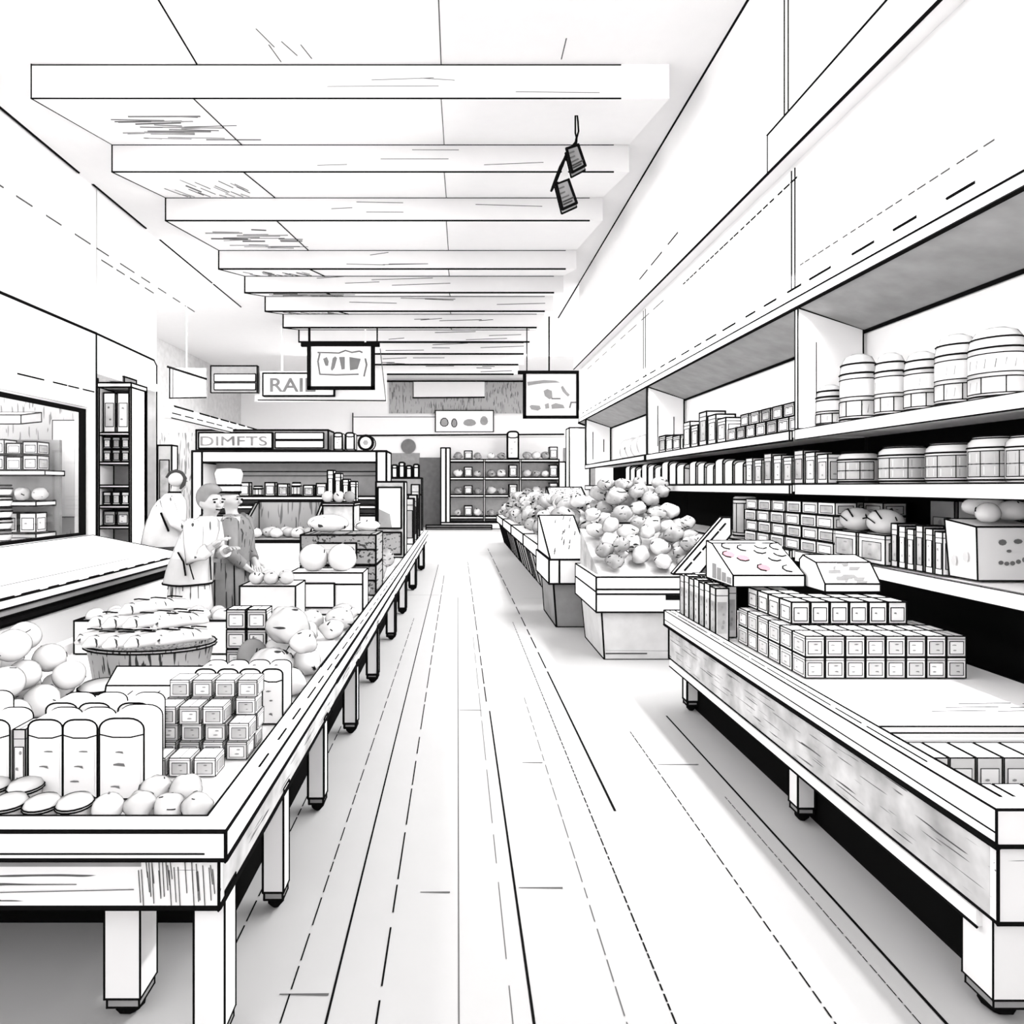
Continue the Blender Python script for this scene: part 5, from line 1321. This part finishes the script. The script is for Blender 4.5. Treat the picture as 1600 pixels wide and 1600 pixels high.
for s_ in (1, -1):
    k = 'l' if s_ > 0 else 'r'
    sh, el, wr = (Vector(J[a + k][:3]) for a in ('sh', 'el', 'wr'))
    m.tube([sh + Vector((-.02, -.04 * s_, .02)), sh, sh.lerp(el, .5), el, el.lerp(wr, .45), el.lerp(wr, .85)], [.06, .072, .066, .06, .054, .048], 12, 'cloth_grey')
m.build('jacket', o)
m = MB(W(5.4, 1.1)); rr = m.loft([(.02, 0, .30, .19, .20), (.02, 0, .62, .18, .19), (.015, 0, 1.0, .165, .175)], mt='cloth_grey', fold=.08); m.path(rr[0], close=True)
for k in range(0, 18, 3): m.path([rr[2][k], rr[1][k], rr[0][k]], W(5.4, .9))
m.build('apron', o)
m = MB(W(5.4, 1.3)); m.lathe([(.100, 1.60), (.102, 1.66), (.112, 1.71), (.122, 1.76), (.105, 1.80), (.001, 1.81)], 18, c=(-.01, 0, 0), rings=(0, 1), mt='white_round'); m.build('cook_hat', o)
shoes(o, J)
# person at the back by the shelf tower, seen from behind
J = dict(BASE); J.update(face=(.2, 1), skull=(.12, .02, 1.56, .088), jaw=(.12, .03, 1.495, .072), crown=(.115, .02, 1.60, .07), elr=(.18, -.2, 1.10, .042), wrr=(.30, -.06, .98, .028), shl=(.0, .17, 1.335, .058))
o, ix, V = person('person', J, (-3.68, 8.1, 0), .0, 1.10, 'person in a white top seen from behind past the end of the counter')
m = MB(W(8.0, 1.2)); m.loft([(-.03, 0, .82, .25, .20), (-.015, 0, 1.0, .235, .19), (.0, 0, 1.12, .215, .18)], mt='pale', fold=.04, caps=False)
rr = m.loft([(.0, 0, 1.12, .215, .18), (.03, 0, 1.25, .19, .18), (.06, 0, 1.34, .15, .17), (.085, 0, 1.40, .09, .10), (.09, 0, 1.43, .062, .065)], mt='cloth_white', caps=False); m.path(rr[4], close=True)
for s_ in (1, -1):
    k = 'l' if s_ > 0 else 'r'
    sh, el, wr = (Vector(J[a + k][:3]) for a in ('sh', 'el', 'wr'))
    m.tube([sh + Vector((0, -.04 * s_, .02)), sh, sh.lerp(el, .5), el, el.lerp(wr, .45), el.lerp(wr, .85)], [.06, .076, .07, .064, .056, .05], 12, 'cloth_white')
m.path([(.02, -.19, 1.2), (.06, -.185, 1.1), (.1, -.18, 1.0)], W(8, 1.1)); m.path([(.12, -.17, 1.2), (.13, -.175, 1.1)], W(8, .9))
m.build('top', o)
m = MB(W(8.0)); m.loft([(0, 0, .12, .16, .16), (0, 0, .5, .18, .17), (0, 0, .86, .2, .175)], mt='dark', fold=.03); m.build('trousers', o)
m = MB(W(8.0)); m.ball((.118, .0, 1.58), .098, .104, .088, 'skin', nu=16, nv=10)
m.tube([(.02, -.06, 1.6), (.06, -.05, 1.66), (.12, -.03, 1.68), (.18, -.02, 1.65), (.215, -.02, 1.59), (.205, -.03, 1.52), (.17, -.04, 1.47)], [.012, .018, .02, .024, .026, .024, .012], 8, 'hair'); m.build('hair', o)
shoes(o, J)
# ================================================================ LIGHT AND CAMERA
w = bpy.data.worlds.new('daylight'); bpy.context.scene.world = w; w.use_nodes = True
w.node_tree.nodes['Background'].inputs[0].default_value = (1, 1, 1, 1)
w.node_tree.nodes['Background'].inputs[1].default_value = 2.6
def area(name, loc, sx, sy, power, rot=(0, 0, 0)):
    l = bpy.data.lights.new(name, 'AREA'); l.shape = 'RECTANGLE'; l.size = sx; l.size_y = sy; l.energy = power
    o = bpy.data.objects.new(name, l); C.objects.link(o); o.location = loc; o.rotation_euler = rot
    return o
for y in (3.2, 7.36, 10.7, 13.9, 16.9, 20.2):
    area('ceiling_fill', (-.2, y, ZC - .03), 3.6, 1.1, 12)  # fill lights added under the ceiling, with no fixtures built
area('wall_fill_strip', (2.50, 8.3, 3.40), .14, 11.4, 400, (0, .80, 0))  # added strip, placed so the right table shades the aisle floor
area('wall_fill_strip', (-4.6, 5.0, 5.4), .3, 8.0, 110, (0, -.7, 0))  # weaker added strip, shading the floor beside the left table
area('hood_lamp', (2.68, 6.8, 2.92), .05, 12.0, 45, (0, .75, 0))
area('far_fill', (-.3, 21.8, 5.5), 9, .5, 700, (-.9, 0, 0))  # added fill aimed at the back wall to whiten it
area('annex_fill', (-6.6, 13, ZC - .03), 2, 2, 350); area('annex_fill', (6, 18, ZC - .03), 3, 4, 400)  # added fills above the left and right annexes
area('annex_fill', (-6.6, 6.5, ZC - .03), 1.5, 3, 160)  # added fill for the room behind the window
cam = bpy.data.cameras.new('camera'); co = bpy.data.objects.new('camera', cam); C.objects.link(co)
co.location = (0, 0, CAM); co.rotation_euler = (PI / 2, 0, 0)
cam.sensor_width = 36; cam.lens = 22.5; cam.shift_x = 85 / 1600; cam.shift_y = -40 / 1600; cam.clip_end = 100
sc = bpy.context.scene; sc.camera = co
sc.view_settings.view_transform = 'Standard'; sc.view_settings.look = 'None'; sc.view_settings.gamma = 1.0
sc.view_settings.use_curve_mapping = False; sc.view_settings.exposure = 0.62
